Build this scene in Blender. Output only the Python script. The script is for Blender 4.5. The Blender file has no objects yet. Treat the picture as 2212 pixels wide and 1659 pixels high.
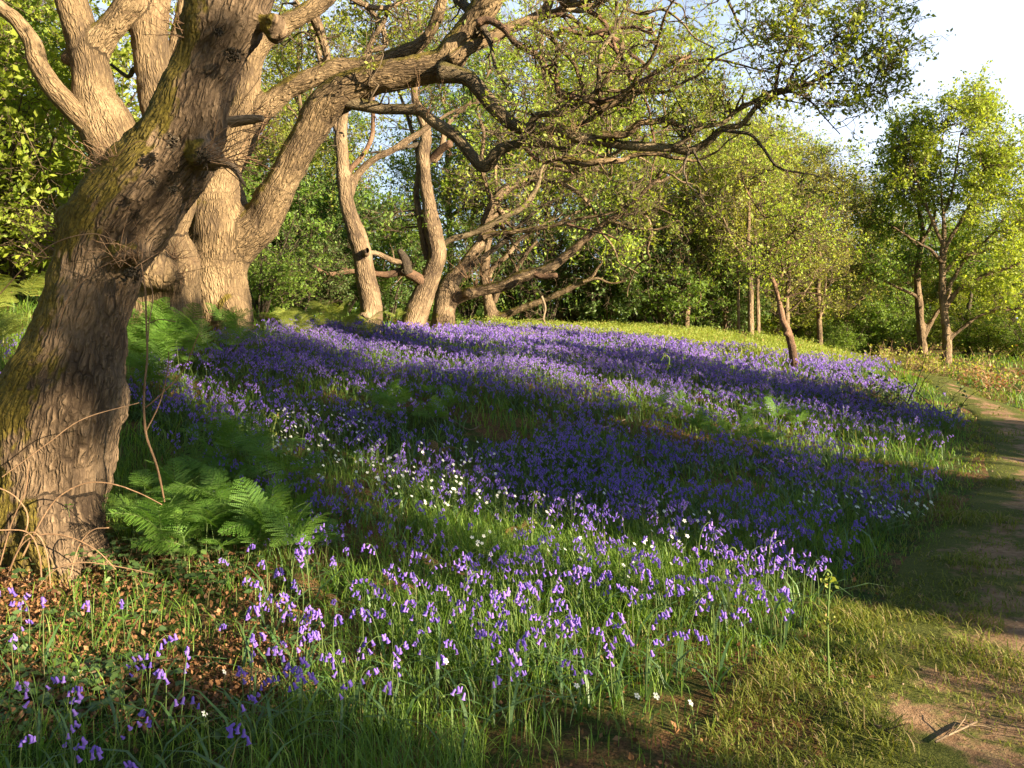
import bpy, math, random
import numpy as np
from mathutils import Vector, Matrix, noise as mnoise

sc = bpy.context.scene
COL = sc.collection
RNG = np.random.default_rng(11)
random.seed(5)

# ------------------------------------------------------------------ camera geometry (metres, camera looks along +Y)
W0, H0 = 2212.0, 1659.0
F = 1736.0            # focal length in units of the 2212 px wide photograph
HOR = 690.0           # row of the horizon
CAMZ = 1.6

def at(px, py, d):
    return np.array([(px - W0 / 2) / F * d, d, CAMZ + (HOR - py) / F * d])

SUN_EL = math.radians(17.0)
SUN_AZ = np.array([0.82, -0.572]); SUN_AZ /= np.linalg.norm(SUN_AZ)
TRV = -SUN_AZ                                   # way the light travels over the ground
NRM = np.array([-TRV[1], TRV[0]]) * -1.0        # across the light

def uv_xy(u, v):
    return u * TRV + v * NRM

# ------------------------------------------------------------------ terrain
_ctl_px = [(2040, 785, 27), (1990, 770, 30), (2060, 850, 17.4), (2140, 910, 12.6), (1950, 800, 25), (1850, 775, 33),
           (1717, 795, 16), (1850, 850, 14.5), (1830, 800, 18), (1400, 738, 21), (1300, 722, 23.5), (985, 722, 20), (900, 712, 19),
           (800, 713, 17), (480, 726, 12), (345, 722, 10.8), (90, 705, 10), (0, 640, 13), (0, 770, 8), (400, 900, 8), (700, 785, 12),
           (1100, 830, 11), (1100, 1000, 7.5), (1100, 1200, 5.3), (1600, 1000, 8.6), (1600, 850, 12.3), (2000, 900, 13), (1640, 735, 24),
           (500, 1300, 4.5), (120, 1170, 5.3), (1067, 705, 24)]
_C = [tuple(at(*c)) for c in _ctl_px]
_C += [(x, y, 0.0) for x in (-3, 0, 3, 6) for y in (0, 2.6)] + [(-2.2, 3.6, 0.0), (0, 3.8, 0), (2.0, 3.6, 0), (4, 5.4, 0), (8, 5, 0), (14, 0, .1), (20, 8, .2),
       (-8, 0, .4), (-10, 8, 1.5), (0, -14, 0), (-16, -10, .6), (18, -14, 0), (-16, 16, 2.3), (-22, 32, 2.9), (-6, 34, 1.7), (6, 36, 1.1), (20, 42, .35),
       (36, 36, .2), (30, 18, .15), (0, 60, 1.2), (-40, 50, 3), (45, 60, .4), (-40, 10, 2.5), (45, 0, 0), (0, -45, 0)]
_C = np.array(_C)

def _U(r2):
    return 0.5 * r2 * np.log(np.maximum(r2, 1e-9))

def _tps():
    n = len(_C)
    r2 = ((_C[:, None, :2] - _C[None, :, :2]) ** 2).sum(-1)
    A = np.zeros((n + 3, n + 3))
    A[:n, :n] = _U(r2) + np.eye(n) * 1.5
    A[:n, n] = 1; A[:n, n + 1:] = _C[:, :2]
    A[n, :n] = 1; A[n + 1:, :n] = _C[:, :2].T
    b = np.zeros(n + 3); b[:n] = _C[:, 2]
    return np.linalg.solve(A, b)
_TW = _tps()

def ground_z(x, y):
    x = np.asarray(x, float); y = np.asarray(y, float)
    sh = x.shape; x = x.ravel(); y = y.ravel()
    out = np.empty(len(x))
    for i in range(0, len(x), 40000):
        a = x[i:i + 40000]; b = y[i:i + 40000]
        r2 = (a[:, None] - _C[None, :, 0]) ** 2 + (b[:, None] - _C[None, :, 1]) ** 2
        n = len(_C)
        out[i:i + 40000] = _U(r2) @ _TW[:n] + _TW[n] + _TW[n + 1] * a + _TW[n + 2] * b
    dist = np.hypot(x, y - 10)
    w = np.clip((dist - 38) / 40, 0, 1); w = w * w * (3 - 2 * w)
    out = out * (1 - w) + w * 0.7
    out += .025 * np.sin(x * 2.1 + 1.3 * np.sin(y * 1.3)) * np.sin(y * 1.7 + .8) + .012 * np.sin(x * 5.3 + y * 2.2) * np.sin(y * 4.7 - x * 1.1)
    return out.reshape(sh)

_DD = np.concatenate([np.linspace(2.0, 30, 1400), np.linspace(30, 90, 400)])

def on_ground(px, py):
    x = (px - W0 / 2) / F * _DD
    ray = CAMZ + (HOR - py) / F * _DD
    below = ray < ground_z(x, _DD)
    k = int(np.argmax(below)) if below.any() else len(_DD) - 1
    return np.array([x[k], _DD[k], float(ground_z(x[k], _DD[k]))])

def at_d(px, d):
    x = (px - W0 / 2) / F * d
    return np.array([x, d, float(ground_z(x, d))])

def project(p):
    p = np.asarray(p)
    d = np.maximum(p[..., 1], .05)
    return p[..., 0] / d * F + W0 / 2, HOR - (p[..., 2] - CAMZ) / d * F

def in_poly(px, py, poly):
    r = np.zeros(px.shape, bool)
    n = len(poly)
    for i in range(n):
        x1, y1 = poly[i]; x2, y2 = poly[(i + 1) % n]
        if y1 == y2: continue
        c = ((y1 > py) != (y2 > py)) & (px < (x2 - x1) * (py - y1) / (y2 - y1) + x1)
        r ^= c
    return r

# cheap smooth 2-D noise for clumping
def vnoise(x, y, s, seed=0):
    x = np.asarray(x) * s + seed * 17.3; y = np.asarray(y) * s - seed * 9.1
    xi = np.floor(x).astype(np.int64); yi = np.floor(y).astype(np.int64)
    fx = x - xi; fy = y - yi
    fx = fx * fx * (3 - 2 * fx); fy = fy * fy * (3 - 2 * fy)
    def h(a, b):
        n = (a * 374761393 + b * 668265263 + seed * 1442695) & 0x7fffffff
        n = ((n ^ (n >> 13)) * 1274126177) & 0x7fffffff
        return ((n ^ (n >> 16)) & 0xffff) / 65535.0
    return (h(xi, yi) * (1 - fx) + h(xi + 1, yi) * fx) * (1 - fy) + (h(xi, yi + 1) * (1 - fx) + h(xi + 1, yi + 1) * fx) * fy

# ------------------------------------------------------------------ mesh builder
class MB:
    def __init__(s):
        s.v = []; s.q = []; s.t = []; s.bark = []; s.var = []; s.qm = []; s.tm = []; s.n = 0
    def add(s, v, q=None, t=None, bark=None, var=None, mat=0):
        v = np.asarray(v, float).reshape(-1, 3)
        s.v.append(v)
        s.bark.append(np.zeros_like(v) if bark is None else np.asarray(bark, float).reshape(-1, 3))
        s.var.append(np.zeros(len(v)) if var is None else np.broadcast_to(np.asarray(var, float).ravel(), (len(v),)))
        if q is not None and len(q):
            s.q.append(np.asarray(q, np.int64).reshape(-1, 4) + s.n); s.qm.append(np.full(len(s.q[-1]), mat))
        if t is not None and len(t):
            s.t.append(np.asarray(t, np.int64).reshape(-1, 3) + s.n); s.tm.append(np.full(len(s.t[-1]), mat))
        s.n += len(v)
    def data(s, smooth=True, name='mesh'):
        me = bpy.data.meshes.new(name)
        if not s.n: return me
        v = np.concatenate(s.v)
        q = np.concatenate(s.q) if s.q else np.zeros((0, 4), np.int64)
        t = np.concatenate(s.t) if s.t else np.zeros((0, 3), np.int64)
        loops = np.concatenate([q.ravel(), t.ravel()])
        me.vertices.add(len(v)); me.vertices.foreach_set('co', v.astype(np.float32).ravel())
        me.loops.add(len(loops)); me.loops.foreach_set('vertex_index', loops.astype(np.int32))
        nq, nt = len(q), len(t)
        me.polygons.add(nq + nt)
        st = np.concatenate([np.arange(nq) * 4, nq * 4 + np.arange(nt) * 3]).astype(np.int32)
        me.polygons.foreach_set('loop_start', st)
        mi = np.concatenate(s.qm + s.tm).astype(np.int32) if (s.qm or s.tm) else np.zeros(0, np.int32)
        me.polygons.foreach_set('material_index', mi)
        me.polygons.foreach_set('use_smooth', np.full(nq + nt, smooth))
        a = me.attributes.new('bark', 'FLOAT_VECTOR', 'POINT'); a.data.foreach_set('vector', np.concatenate(s.bark).astype(np.float32).ravel())
        a = me.attributes.new('var', 'FLOAT', 'POINT'); a.data.foreach_set('value', np.concatenate(s.var).astype(np.float32))
        me.update(calc_edges=True)
        return me
    def obj(s, name, mats, parent=None, smooth=True):
        return link(name, s.data(smooth, name), mats, parent)

def link(name, me, mats, parent=None):
    if not isinstance(mats, (list, tuple)): mats = [mats]
    if len(me.materials) == 0:
        for m in mats: me.materials.append(m)
    o = bpy.data.objects.new(name, me); COL.objects.link(o)
    if parent is not None: o.parent = parent
    return o

def tag(o, label=None, cat=None, group=None, kind=None):
    if label: o['label'] = label
    if cat: o['category'] = cat
    if group: o['group'] = group
    if kind: o['kind'] = kind
    return o

def thing(name, label, cat, loc=(0, 0, 0), rz=0.0, group=None, scale=1.0):
    o = bpy.data.objects.new(name, None); COL.objects.link(o)
    o.location = [float(c) for c in loc]; o.rotation_euler = (0, 0, rz); o.scale = (scale,) * 3
    o.empty_display_size = .1
    return tag(o, label, cat, group)

def copy_tree(root, loc, rz, scale, label, group=None, tilt=None, top=None):
    c = root.copy(); COL.objects.link(c)
    c.location = [float(a) for a in loc]; c.rotation_euler = ((tilt[0], tilt[1], rz) if tilt is not None else (0, 0, rz))
    c.scale = (scale,) * 3 if np.isscalar(scale) else scale
    c['label'] = label
    if group: c['group'] = group
    def rec(src, dst):
        for ch in src.children:
            k = ch.copy(); COL.objects.link(k); k.parent = dst
            k.matrix_parent_inverse = ch.matrix_parent_inverse.copy()
            rec(ch, k)
    rec(root, c)
    return c

def unit(a):
    return a / np.maximum(np.linalg.norm(a, axis=-1, keepdims=True), 1e-9)

# ------------------------------------------------------------------ tubes, twigs, leaves (all vectorised)
def frames(P, ref=None):
    T = np.gradient(P, axis=1) if P.shape[1] > 1 else np.zeros_like(P)
    T = unit(T)
    if ref is None:
        D = np.abs(P[:, -1] - P[:, 0])
        R = np.eye(3)[np.argmin(D, axis=1)]
    else:
        R = np.broadcast_to(np.asarray(ref, float), (len(P), 3))
    N1 = unit(np.cross(T, R[:, None, :]))
    return T, N1, np.cross(T, N1)

def tubes(mb, P, R, sides=3, ref=None, mat=0, var=None):
    P = np.asarray(P, float); R = np.asarray(R, float)
    if P.ndim == 2: P = P[None]; R = R[None]
    M, n, _ = P.shape
    if M == 0: return
    T, N1, N2 = frames(P, ref)
    a = np.arange(sides) / sides * 2 * np.pi
    ca, sa = np.cos(a), np.sin(a)
    ring = P[:, :, None] + R[:, :, None, None] * (ca[None, None, :, None] * N1[:, :, None] + sa[None, None, :, None] * N2[:, :, None])
    L = np.concatenate([np.zeros((M, 1)), np.cumsum(np.linalg.norm(np.diff(P, axis=1), axis=-1), axis=1)], axis=1)
    off = RNG.random((M, 1, 1, 3)) * 20
    bk = np.stack(np.broadcast_arrays(R[:, :, None] * ca, R[:, :, None] * sa, L[:, :, None]), -1) + off
    i = np.arange(M)[:, None, None] * n * sides + np.arange(n - 1)[None, :, None] * sides
    j = np.arange(sides)[None, None, :]; j2 = (j + 1) % sides
    q = np.stack([i + j, i + j2, i + sides + j2, i + sides + j], -1)
    vv = np.repeat(RNG.random(M) if var is None else np.broadcast_to(var, (M,)), n * sides)
    mb.add(ring, q=q, bark=bk, var=vv, mat=mat)

def rand_dir(n):
    return unit(RNG.normal(size=(n, 3)))

def grow(S, D, L, R0, R1, n=5, wig=.35, up=0.0):
    """n-point crooked twigs from S along D"""
    M = len(S)
    P = np.zeros((M, n, 3)); P[:, 0] = S
    d = unit(D)
    for k in range(1, n):
        d = unit(d + RNG.normal(size=(M, 3)) * wig + np.array([0, 0, up]))
        P[:, k] = P[:, k - 1] + d * (L / (n - 1))[:, None]
    t = np.linspace(0, 1, n)[None]
    R = np.asarray(R0)[:, None] * (1 - t) + np.asarray(R1)[:, None] * t
    return P, R

def reach(S, C, R0, R1, n=6, wig=.12):
    """crooked branches from S to C"""
    M = len(S); t = np.linspace(0, 1, n)[None, :, None]
    L = np.linalg.norm(C - S, axis=1)
    mid = (S + C) / 2 + RNG.normal(size=(M, 3)) * (L * .16)[:, None]
    mid[:, 2] -= L * .08
    P = (1 - t) ** 2 * S[:, None] + 2 * t * (1 - t) * mid[:, None] + t ** 2 * C[:, None]
    P[:, 1:-1] += RNG.normal(size=(M, n - 2, 3)) * (L * wig / 2)[:, None, None]
    tt = t[..., 0]
    return P, np.asarray(R0)[:, None] * (1 - tt) + np.asarray(R1)[:, None] * tt

def kids(P, R, k, lo=.3, hi=1.0):
    """k random points on each polyline with outward directions"""
    M, n, _ = P.shape
    t = (lo + (hi - lo) * RNG.random((M, k))) * (n - 1)
    i = np.clip(np.floor(t).astype(int), 0, n - 2); f = (t - i)[..., None]
    m = np.arange(M)[:, None]
    S = P[m, i] * (1 - f) + P[m, i + 1] * f
    T = unit(P[m, i + 1] - P[m, i])
    r = R[m, i] * (1 - f[..., 0]) + R[m, i + 1] * f[..., 0]
    D = unit(T * .7 + RNG.normal(size=T.shape) * .62)
    return S.reshape(-1, 3), D.reshape(-1, 3), r.ravel()

def leaves(mb, pos, size, jit=.5, out=None, upb=.35, wid=.42, mat=0, fold=0.0, four=True):
    """kite leaves, one per position"""
    n = len(pos)
    if n == 0: return
    d = rand_dir(n)
    if out is not None: d = unit(d + out)
    nn = unit(RNG.normal(size=(n, 3)) + np.array([0, 0, upb * 2]))
    s = unit(np.cross(d, nn))
    l = size * (1 + jit * (RNG.random(n) - .5) * 2)[:, None]
    p = pos
    up = np.cross(s, d)
    v = np.stack([p, p + d * l * .5 + s * l * wid * .62 + up * l * .07, p + d * l, p + d * l * .5 - s * l * wid * .62 + up * l * .07], 1)
    q = np.arange(n * 4).reshape(n, 4)
    mb.add(v, q=q, var=np.repeat(RNG.random(n), 4), mat=mat)

def spray_points(P, per, spread, lo=.25):
    M, n, _ = P.shape
    t = (lo + (1 - lo) * RNG.random((M, per))) * (n - 1)
    i = np.clip(np.floor(t).astype(int), 0, n - 2); f = (t - i)[..., None]
    m = np.arange(M)[:, None]
    S = P[m, i] * (1 - f) + P[m, i + 1] * f
    return (S + RNG.normal(size=S.shape) * spread).reshape(-1, 3)

def catmull(P, step):
    P = np.asarray(P, float)
    Q = np.vstack([2 * P[0] - P[1], P, 2 * P[-1] - P[-2]])
    out = []
    for i in range(1, len(Q) - 2):
        a, b, c, d = Q[i - 1], Q[i], Q[i + 1], Q[i + 2]
        m = max(2, int(math.ceil(np.linalg.norm(c[:3] - b[:3]) / step)))
        t = (np.arange(m) / m)[:, None]
        out.append(.5 * ((2 * b) + (-a + c) * t + (2 * a - 5 * b + 4 * c - d) * t ** 2 + (-a + 3 * b - 3 * c + d) * t ** 3))
    out.append(P[-1][None])
    return np.vstack(out)

def limb(d0, d1, pts, step=.12, wob=.22):
    """photo-measured limb (column, row, width) at depths d0..d1 -> centreline + radii in metres"""
    pts = np.asarray(pts, float)
    seg = np.concatenate([[0], np.cumsum(np.hypot(*np.diff(pts[:, :2], axis=0).T))]); seg /= seg[-1]
    rows = []
    for (px, py, w), s in zip(pts, seg):
        d = d0 + (d1 - d0) * s
        rows.append(np.append(at(px, py, d), w / 2 / F * d))
    C = catmull(rows, step)
    P, R = C[:, :3].copy(), np.maximum(C[:, 3], .003)
    ph = RNG.random(3) * 50
    for k in range(len(P)):
        L = k * step
        o = mnoise.noise_vector(Vector((L / (R[k] * 7 + .05) + ph[0], ph[1], ph[2])))
        P[k] += np.array(o) * R[k] * wob * (1, 2.0, 1)
        R[k] *= 1 + .10 * mnoise.noise(Vector((L / (R[k] * 5 + .05), ph[2], ph[0])))
    return P, R

def cap(P, R):
    """round the far end off"""
    d = unit(P[-1] - P[-2])
    return np.vstack([P, P[-1] + d * R[-1] * .35, P[-1] + d * R[-1] * .45]), np.concatenate([R, [R[-1] * .7, .0005]])

def fuse(limbs, lumps=(), voxel=.025, amp=.03, crack=.010):
    """one continuous trunk surface out of thick limbs: voxel union, then bark relief along the normals"""
    mb = MB()
    for P, R in limbs:
        d = unit(P[0] - P[1])
        P2 = np.vstack([P[0] + d * .01, P]); R2 = np.concatenate([[.001], R])
        P2, R2 = cap(P2, R2)
        tubes(mb, P2, R2, 20, ref=(0, 1, 0) if abs(unit(P[-1] - P[0])[1]) < .8 else None)
    for c, r in lumps:
        k = 9
        th = np.linspace(0, np.pi, k)
        rr = np.array(r) if np.ndim(r) else np.array([r] * 3)
        ring = []
        for a in th:
            for b in np.arange(12) / 12 * 2 * np.pi:
                ring.append(np.array(c) + rr * (max(math.sin(a), .002) * math.cos(b), max(math.sin(a), .002) * math.sin(b), math.cos(a)))
        i = np.arange(k - 1)[:, None] * 12; j = np.arange(12)[None]
        q = np.stack([i + j, i + 12 + j, i + 12 + (j + 1) % 12, i + (j + 1) % 12], -1)
        mb.add(ring, q=q)
    me = mb.data(name='tmp')
    o = bpy.data.objects.new('tmp', me); COL.objects.link(o)
    m = o.modifiers.new('r', 'REMESH'); m.mode = 'VOXEL'; m.voxel_size = voxel
    sm = o.modifiers.new('s', 'SMOOTH'); sm.iterations = 6; sm.factor = .6
    dg = bpy.context.evaluated_depsgraph_get(); dg.update()
    ev = o.evaluated_get(dg); m2 = ev.to_mesh()
    nv = len(m2.vertices); V = np.empty(nv * 3, np.float32); m2.vertices.foreach_get('co', V); V = V.reshape(-1, 3).astype(float)
    N = np.empty(nv * 3, np.float32); m2.vertices.foreach_get('normal', N); N = N.reshape(-1, 3).astype(float)
    q = np.array([list(p.vertices) for p in m2.polygons if len(p.vertices) == 4]); t = np.array([list(p.vertices) for p in m2.polygons if len(p.vertices) == 3])
    ev.to_mesh_clear(); bpy.data.objects.remove(o); bpy.data.meshes.remove(me)
    K, KR, A, B, L, TT = [], [], [], [], [], []
    for i, (P, R) in enumerate(limbs):
        T, N1, N2 = frames(P[None], (0, 1, 0) if abs(unit(P[-1] - P[0])[1]) < .8 else None)
        TT.append(T[0]); K.append(P); KR.append(R); A.append(N1[0]); B.append(N2[0])
        L.append(np.concatenate([[0], np.cumsum(np.linalg.norm(np.diff(P, axis=0), axis=1))]) + i * 7.7)
    K = np.concatenate(K); KR = np.concatenate(KR); A = np.concatenate(A); B = np.concatenate(B); L = np.concatenate(L); TT = np.concatenate(TT)
    bark = np.empty_like(V)
    for i in range(0, nv, 20000):
        d = np.linalg.norm(V[i:i + 20000, None] - K[None], axis=-1) - KR[None] * 1.0
        k = np.argmin(d, axis=1); r = V[i:i + 20000] - K[k]
        th = np.arctan2((r * B[k]).sum(1), (r * A[k]).sum(1))
        bark[i:i + 20000] = np.stack([KR[k] * np.cos(th), KR[k] * np.sin(th), L[k] + (r * TT[k]).sum(1)], 1)
    off = np.empty(nv)
    for i in range(nv):
        b = bark[i]; v = V[i]
        low = mnoise.noise(Vector(v * 2.3)) * 1.0 + mnoise.noise(Vector(v * 5.5)) * .5
        wv = mnoise.noise_vector(Vector(v * 4)) * .35
        cell = mnoise.voronoi(Vector((b[0] * 24, b[1] * 24, b[2] * 6.5)) + wv)[0]
        off[i] = amp * low + crack * (min((cell[1] - cell[0]) * 2.2, 1.0) - .7) + crack * .5 * mnoise.noise(Vector((b[0] * 40, b[1] * 40, b[2] * 14)))
    V = V + N * off[:, None]
    out = MB(); out.add(V, q=q if len(q) else None, t=t if len(t) else None, bark=bark + RNG.random(3) * 9, var=.5)
    return out
# ------------------------------------------------------------------ materials
def mat(name):
    m = bpy.data.materials.new(name); m.use_nodes = True
    nt = m.node_tree; nt.nodes.clear()
    return m, nt

def N(nt, typ, ins=None, **kw):
    n = nt.nodes.new(typ)
    for k, v in kw.items(): setattr(n, k, v)
    for k, v in (ins or {}).items():
        s = n.inputs[k]
        if isinstance(v, bpy.types.NodeSocket): nt.links.new(v, s)
        else: s.default_value = v
    return n

def mixc(nt, f, a, b, blend='MIX'):
    n = nt.nodes.new('ShaderNodeMix'); n.data_type = 'RGBA'; n.blend_type = blend
    for s, v in ((n.inputs[0], f), (n.inputs[6], a), (n.inputs[7], b)):
        if isinstance(v, bpy.types.NodeSocket): nt.links.new(v, s)
        elif s == n.inputs[0]: s.default_value = v
        else: s.default_value = (*v, 1) if len(v) == 3 else v
    return n.outputs[2]

def math_(nt, op, a, b=0.0, clamp=False):
    n = nt.nodes.new('ShaderNodeMath'); n.operation = op; n.use_clamp = clamp
    for s, v in ((n.inputs[0], a), (n.inputs[1], b)):
        if isinstance(v, bpy.types.NodeSocket): nt.links.new(v, s)
        else: s.default_value = v
    return n.outputs[0]

def ramp(nt, f, a, b, lo=0.0, hi=1.0):
    n = nt.nodes.new('ShaderNodeMapRange'); n.interpolation_type = 'SMOOTHSTEP'
    nt.links.new(f, n.inputs[0])
    n.inputs[1].default_value = a; n.inputs[2].default_value = b; n.inputs[3].default_value = lo; n.inputs[4].default_value = hi
    return n.outputs[0]

def attr(nt, name):
    return nt.nodes.new('ShaderNodeAttribute') if False else N(nt, 'ShaderNodeAttribute', attribute_name=name)

def noise_t(nt, vec, scale, detail=4, rough=.55):
    return N(nt, 'ShaderNodeTexNoise', {'Vector': vec, 'Scale': scale, 'Detail': detail, 'Roughness': rough}).outputs['Fac']

def bark_mat(name, light, dark, crackc, moss=None, moss_dir=(-.75, -.1, .6), moss_at=.35, scale=1.0, bump=.02, lichen=.25):
    m, nt = mat(name)
    bk = attr(nt, 'bark').outputs['Vector']
    pos = N(nt, 'ShaderNodeNewGeometry')
    wn = N(nt, 'ShaderNodeTexNoise', {'Vector': bk, 'Scale': 7 * scale, 'Detail': 3})
    warp = N(nt, 'ShaderNodeVectorMath', {0: wn.outputs['Color'], 1: (.05 / scale, .05 / scale, .16 / scale)}, operation='MULTIPLY')
    v1 = N(nt, 'ShaderNodeVectorMath', {0: bk, 1: warp.outputs[0]}, operation='ADD')
    mp = N(nt, 'ShaderNodeMapping', {'Vector': v1.outputs[0], 'Scale': (34 * scale, 34 * scale, 8.0 * scale)})
    vo = N(nt, 'ShaderNodeTexVoronoi', {'Vector': mp.outputs[0], 'Scale': 1.0, 'Randomness': 1.0}, feature='DISTANCE_TO_EDGE')
    mp2 = N(nt, 'ShaderNodeMapping', {'Vector': v1.outputs[0], 'Scale': (60 * scale, 60 * scale, 16 * scale)})
    fine = noise_t(nt, mp2.outputs[0], 1.0, 5, .65)
    mp3 = N(nt, 'ShaderNodeMapping', {'Vector': bk, 'Scale': (2.2, 2.2, 1.4)})
    blot = noise_t(nt, mp3.outputs[0], 1.0, 5, .6)
    mp4 = N(nt, 'ShaderNodeMapping', {'Vector': v1.outputs[0], 'Scale': (17 * scale, 17 * scale, 2.6 * scale)})
    vo2 = N(nt, 'ShaderNodeTexVoronoi', {'Vector': mp4.outputs[0], 'Scale': 1.0, 'Randomness': 1.0}, feature='DISTANCE_TO_EDGE')
    fis = ramp(nt, vo2.outputs['Distance'], .0, .16)
    crk = math_(nt, 'MULTIPLY', math_(nt, 'ADD', .35, math_(nt, 'MULTIPLY', ramp(nt, vo.outputs['Distance'], .0, .26), .65)), fis)
    crack = math_(nt, 'ADD', crk, math_(nt, 'MULTIPLY', math_(nt, 'SUBTRACT', 1.0, crk), ramp(nt, blot, .35, .62, 0, .75)), True)
    c = mixc(nt, ramp(nt, fine, .34, .66), dark, light)
    c = mixc(nt, ramp(nt, blot, .50, .36, 0, .45), c, tuple(x * .62 for x in dark))
    c = mixc(nt, ramp(nt, blot, .50, .66, 0, lichen), c, tuple(min(1, x * 1.45 + .04) for x in light))
    c = mixc(nt, math_(nt, 'SUBTRACT', 1.0, crack), c, crackc)
    if moss is not None:
        dt = N(nt, 'ShaderNodeVectorMath', {0: pos.outputs['Normal'], 1: moss_dir}, operation='DOT_PRODUCT').outputs['Value']
        mn = noise_t(nt, pos.outputs['Position'], 3.2, 6, .65)
        f = math_(nt, 'ADD', dt, math_(nt, 'MULTIPLY', math_(nt, 'SUBTRACT', mn, .5), 1.9))
        f = ramp(nt, f, moss_at, moss_at + .28)
        fm = noise_t(nt, pos.outputs['Position'], 60, 3)
        mc = mixc(nt, ramp(nt, fm, .3, .7), moss, tuple(x * .45 for x in moss))
        c = mixc(nt, math_(nt, 'MULTIPLY', f, .88), c, mc)
    hgt = math_(nt, 'ADD', math_(nt, 'MULTIPLY', crk, .7), math_(nt, 'MULTIPLY', fine, .7))
    bp = N(nt, 'ShaderNodeBump', {'Height': hgt, 'Strength': 1.0, 'Distance': bump})
    b = N(nt, 'ShaderNodeBsdfPrincipled', {'Base Color': c, 'Roughness': .88, 'Normal': bp.outputs[0], 'Specular IOR Level': .25})
    o = N(nt, 'ShaderNodeOutputMaterial', {'Surface': b.outputs[0]})
    return m

def leaf_mat(name, c1, c2, trans=.42, tint=(1.25, 1.2, .55), gloss=.022, rough=.6, obj_var=.25, dead=None, dead_at=.95):
    m, nt = mat(name)
    v = attr(nt, 'var').outputs['Fac']
    oi = N(nt, 'ShaderNodeObjectInfo').outputs['Random']
    c = mixc(nt, v, c1, c2)
    if dead is not None: c = mixc(nt, ramp(nt, v, dead_at, dead_at + .01), c, dead)
    if obj_var:
        hs = N(nt, 'ShaderNodeHueSaturation', {'Hue': math_(nt, 'ADD', math_(nt, 'MULTIPLY', oi, .05 * obj_var), .5 - .025 * obj_var), 'Saturation': 1.0,
               'Value': math_(nt, 'ADD', math_(nt, 'MULTIPLY', oi, obj_var), 1 - obj_var / 2), 'Color': c})
        c = hs.outputs[0]
    tc = mixc(nt, 1.0, c, tint, 'MULTIPLY')
    d = N(nt, 'ShaderNodeBsdfDiffuse', {'Color': c})
    t = N(nt, 'ShaderNodeBsdfTranslucent', {'Color': tc})
    x = N(nt, 'ShaderNodeMixShader', {0: trans, 1: d.outputs[0], 2: t.outputs[0]})
    g = N(nt, 'ShaderNodeBsdfGlossy', {'Color': (1, 1, 1, 1), 'Roughness': rough})
    y = N(nt, 'ShaderNodeMixShader', {0: gloss, 1: x.outputs[0], 2: g.outputs[0]})
    N(nt, 'ShaderNodeOutputMaterial', {'Surface': y.outputs[0]})
    return m

MOSS = (.21, .165, .022)
M = {}
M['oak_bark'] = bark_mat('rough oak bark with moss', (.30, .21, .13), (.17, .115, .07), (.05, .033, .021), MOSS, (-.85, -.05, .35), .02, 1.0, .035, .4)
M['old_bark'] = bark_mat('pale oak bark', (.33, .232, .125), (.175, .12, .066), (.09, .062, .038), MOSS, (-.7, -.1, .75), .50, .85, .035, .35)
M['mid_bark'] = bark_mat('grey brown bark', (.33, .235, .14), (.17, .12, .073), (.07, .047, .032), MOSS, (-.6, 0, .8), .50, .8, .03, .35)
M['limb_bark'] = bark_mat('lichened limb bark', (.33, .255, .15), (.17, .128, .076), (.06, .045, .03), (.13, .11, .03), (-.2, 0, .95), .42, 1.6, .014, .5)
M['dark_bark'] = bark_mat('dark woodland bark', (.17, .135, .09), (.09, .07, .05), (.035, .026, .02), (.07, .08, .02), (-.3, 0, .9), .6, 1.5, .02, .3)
M['red_bark'] = bark_mat('ruddy bark', (.30, .18, .11), (.17, .10, .062), (.06, .04, .028), None, scale=1.8, bump=.012, lichen=.3)
M['twig_bark'] = bark_mat('twig bark', (.20, .15, .095), (.11, .082, .052), (.07, .05, .035), None, scale=2.5, bump=.004, lichen=.3)
M['dead_wood'] = bark_mat('dead grey wood', (.33, .25, .17), (.2, .14, .09), (.1, .07, .045), None, scale=2, bump=.006, lichen=.3)
M['cane'] = bark_mat('dry bramble cane', (.42, .27, .16), (.28, .17, .10), (.15, .09, .05), None, scale=3, bump=.002, lichen=.2)
M['hollow'] = bark_mat('hollow wood', (.05, .035, .025), (.03, .02, .015), (.012, .01, .008), None, bump=.02, lichen=0)

M['leaf_oak'] = leaf_mat('young oak leaf', (.19, .28, .026), (.38, .43, .055), .5)
M['leaf_yellow'] = leaf_mat('yellow green spring leaf', (.25, .385, .035), (.46, .545, .08), .52)
M['leaf_olive'] = leaf_mat('olive spring leaf', (.26, .31, .045), (.45, .46, .10), .48)
M['leaf_green'] = leaf_mat('green leaf', (.11, .22, .03), (.24, .35, .05), .48)
M['leaf_dark'] = leaf_mat('dark evergreen leaf', (.06, .13, .024), (.14, .22, .045), .42, gloss=.03)
M['leaf_bramble'] = leaf_mat('bramble leaf', (.05, .12, .02), (.14, .24, .045), .35, gloss=.07, dead=(.2, .09, .03), dead_at=.93)
M['leaf_seedling'] = leaf_mat('bright seedling leaf', (.13, .30, .04), (.2, .38, .05), .5)
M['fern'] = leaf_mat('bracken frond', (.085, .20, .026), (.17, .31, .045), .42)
M['fern_lit'] = leaf_mat('pale sun-brightened bracken', (.20, .28, .045), (.39, .42, .085), .45, dead=(.42, .27, .12), dead_at=.93)  # bracken copy with sunshine put into its colour, also serves the pale shoots
M['fern_dry'] = leaf_mat('dead bracken', (.28, .14, .055), (.42, .24, .11), .3, tint=(1.2, 1, .7))
M['grass'] = leaf_mat('meadow grass blade', (.07, .18, .018), (.24, .36, .04), .48, gloss=.03, dead=(.30, .26, .10), dead_at=.965)
M['turf'] = leaf_mat('short path grass', (.12, .17, .022), (.28, .29, .055), .35, gloss=.015, dead=(.34, .27, .13), dead_at=.85)
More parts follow.
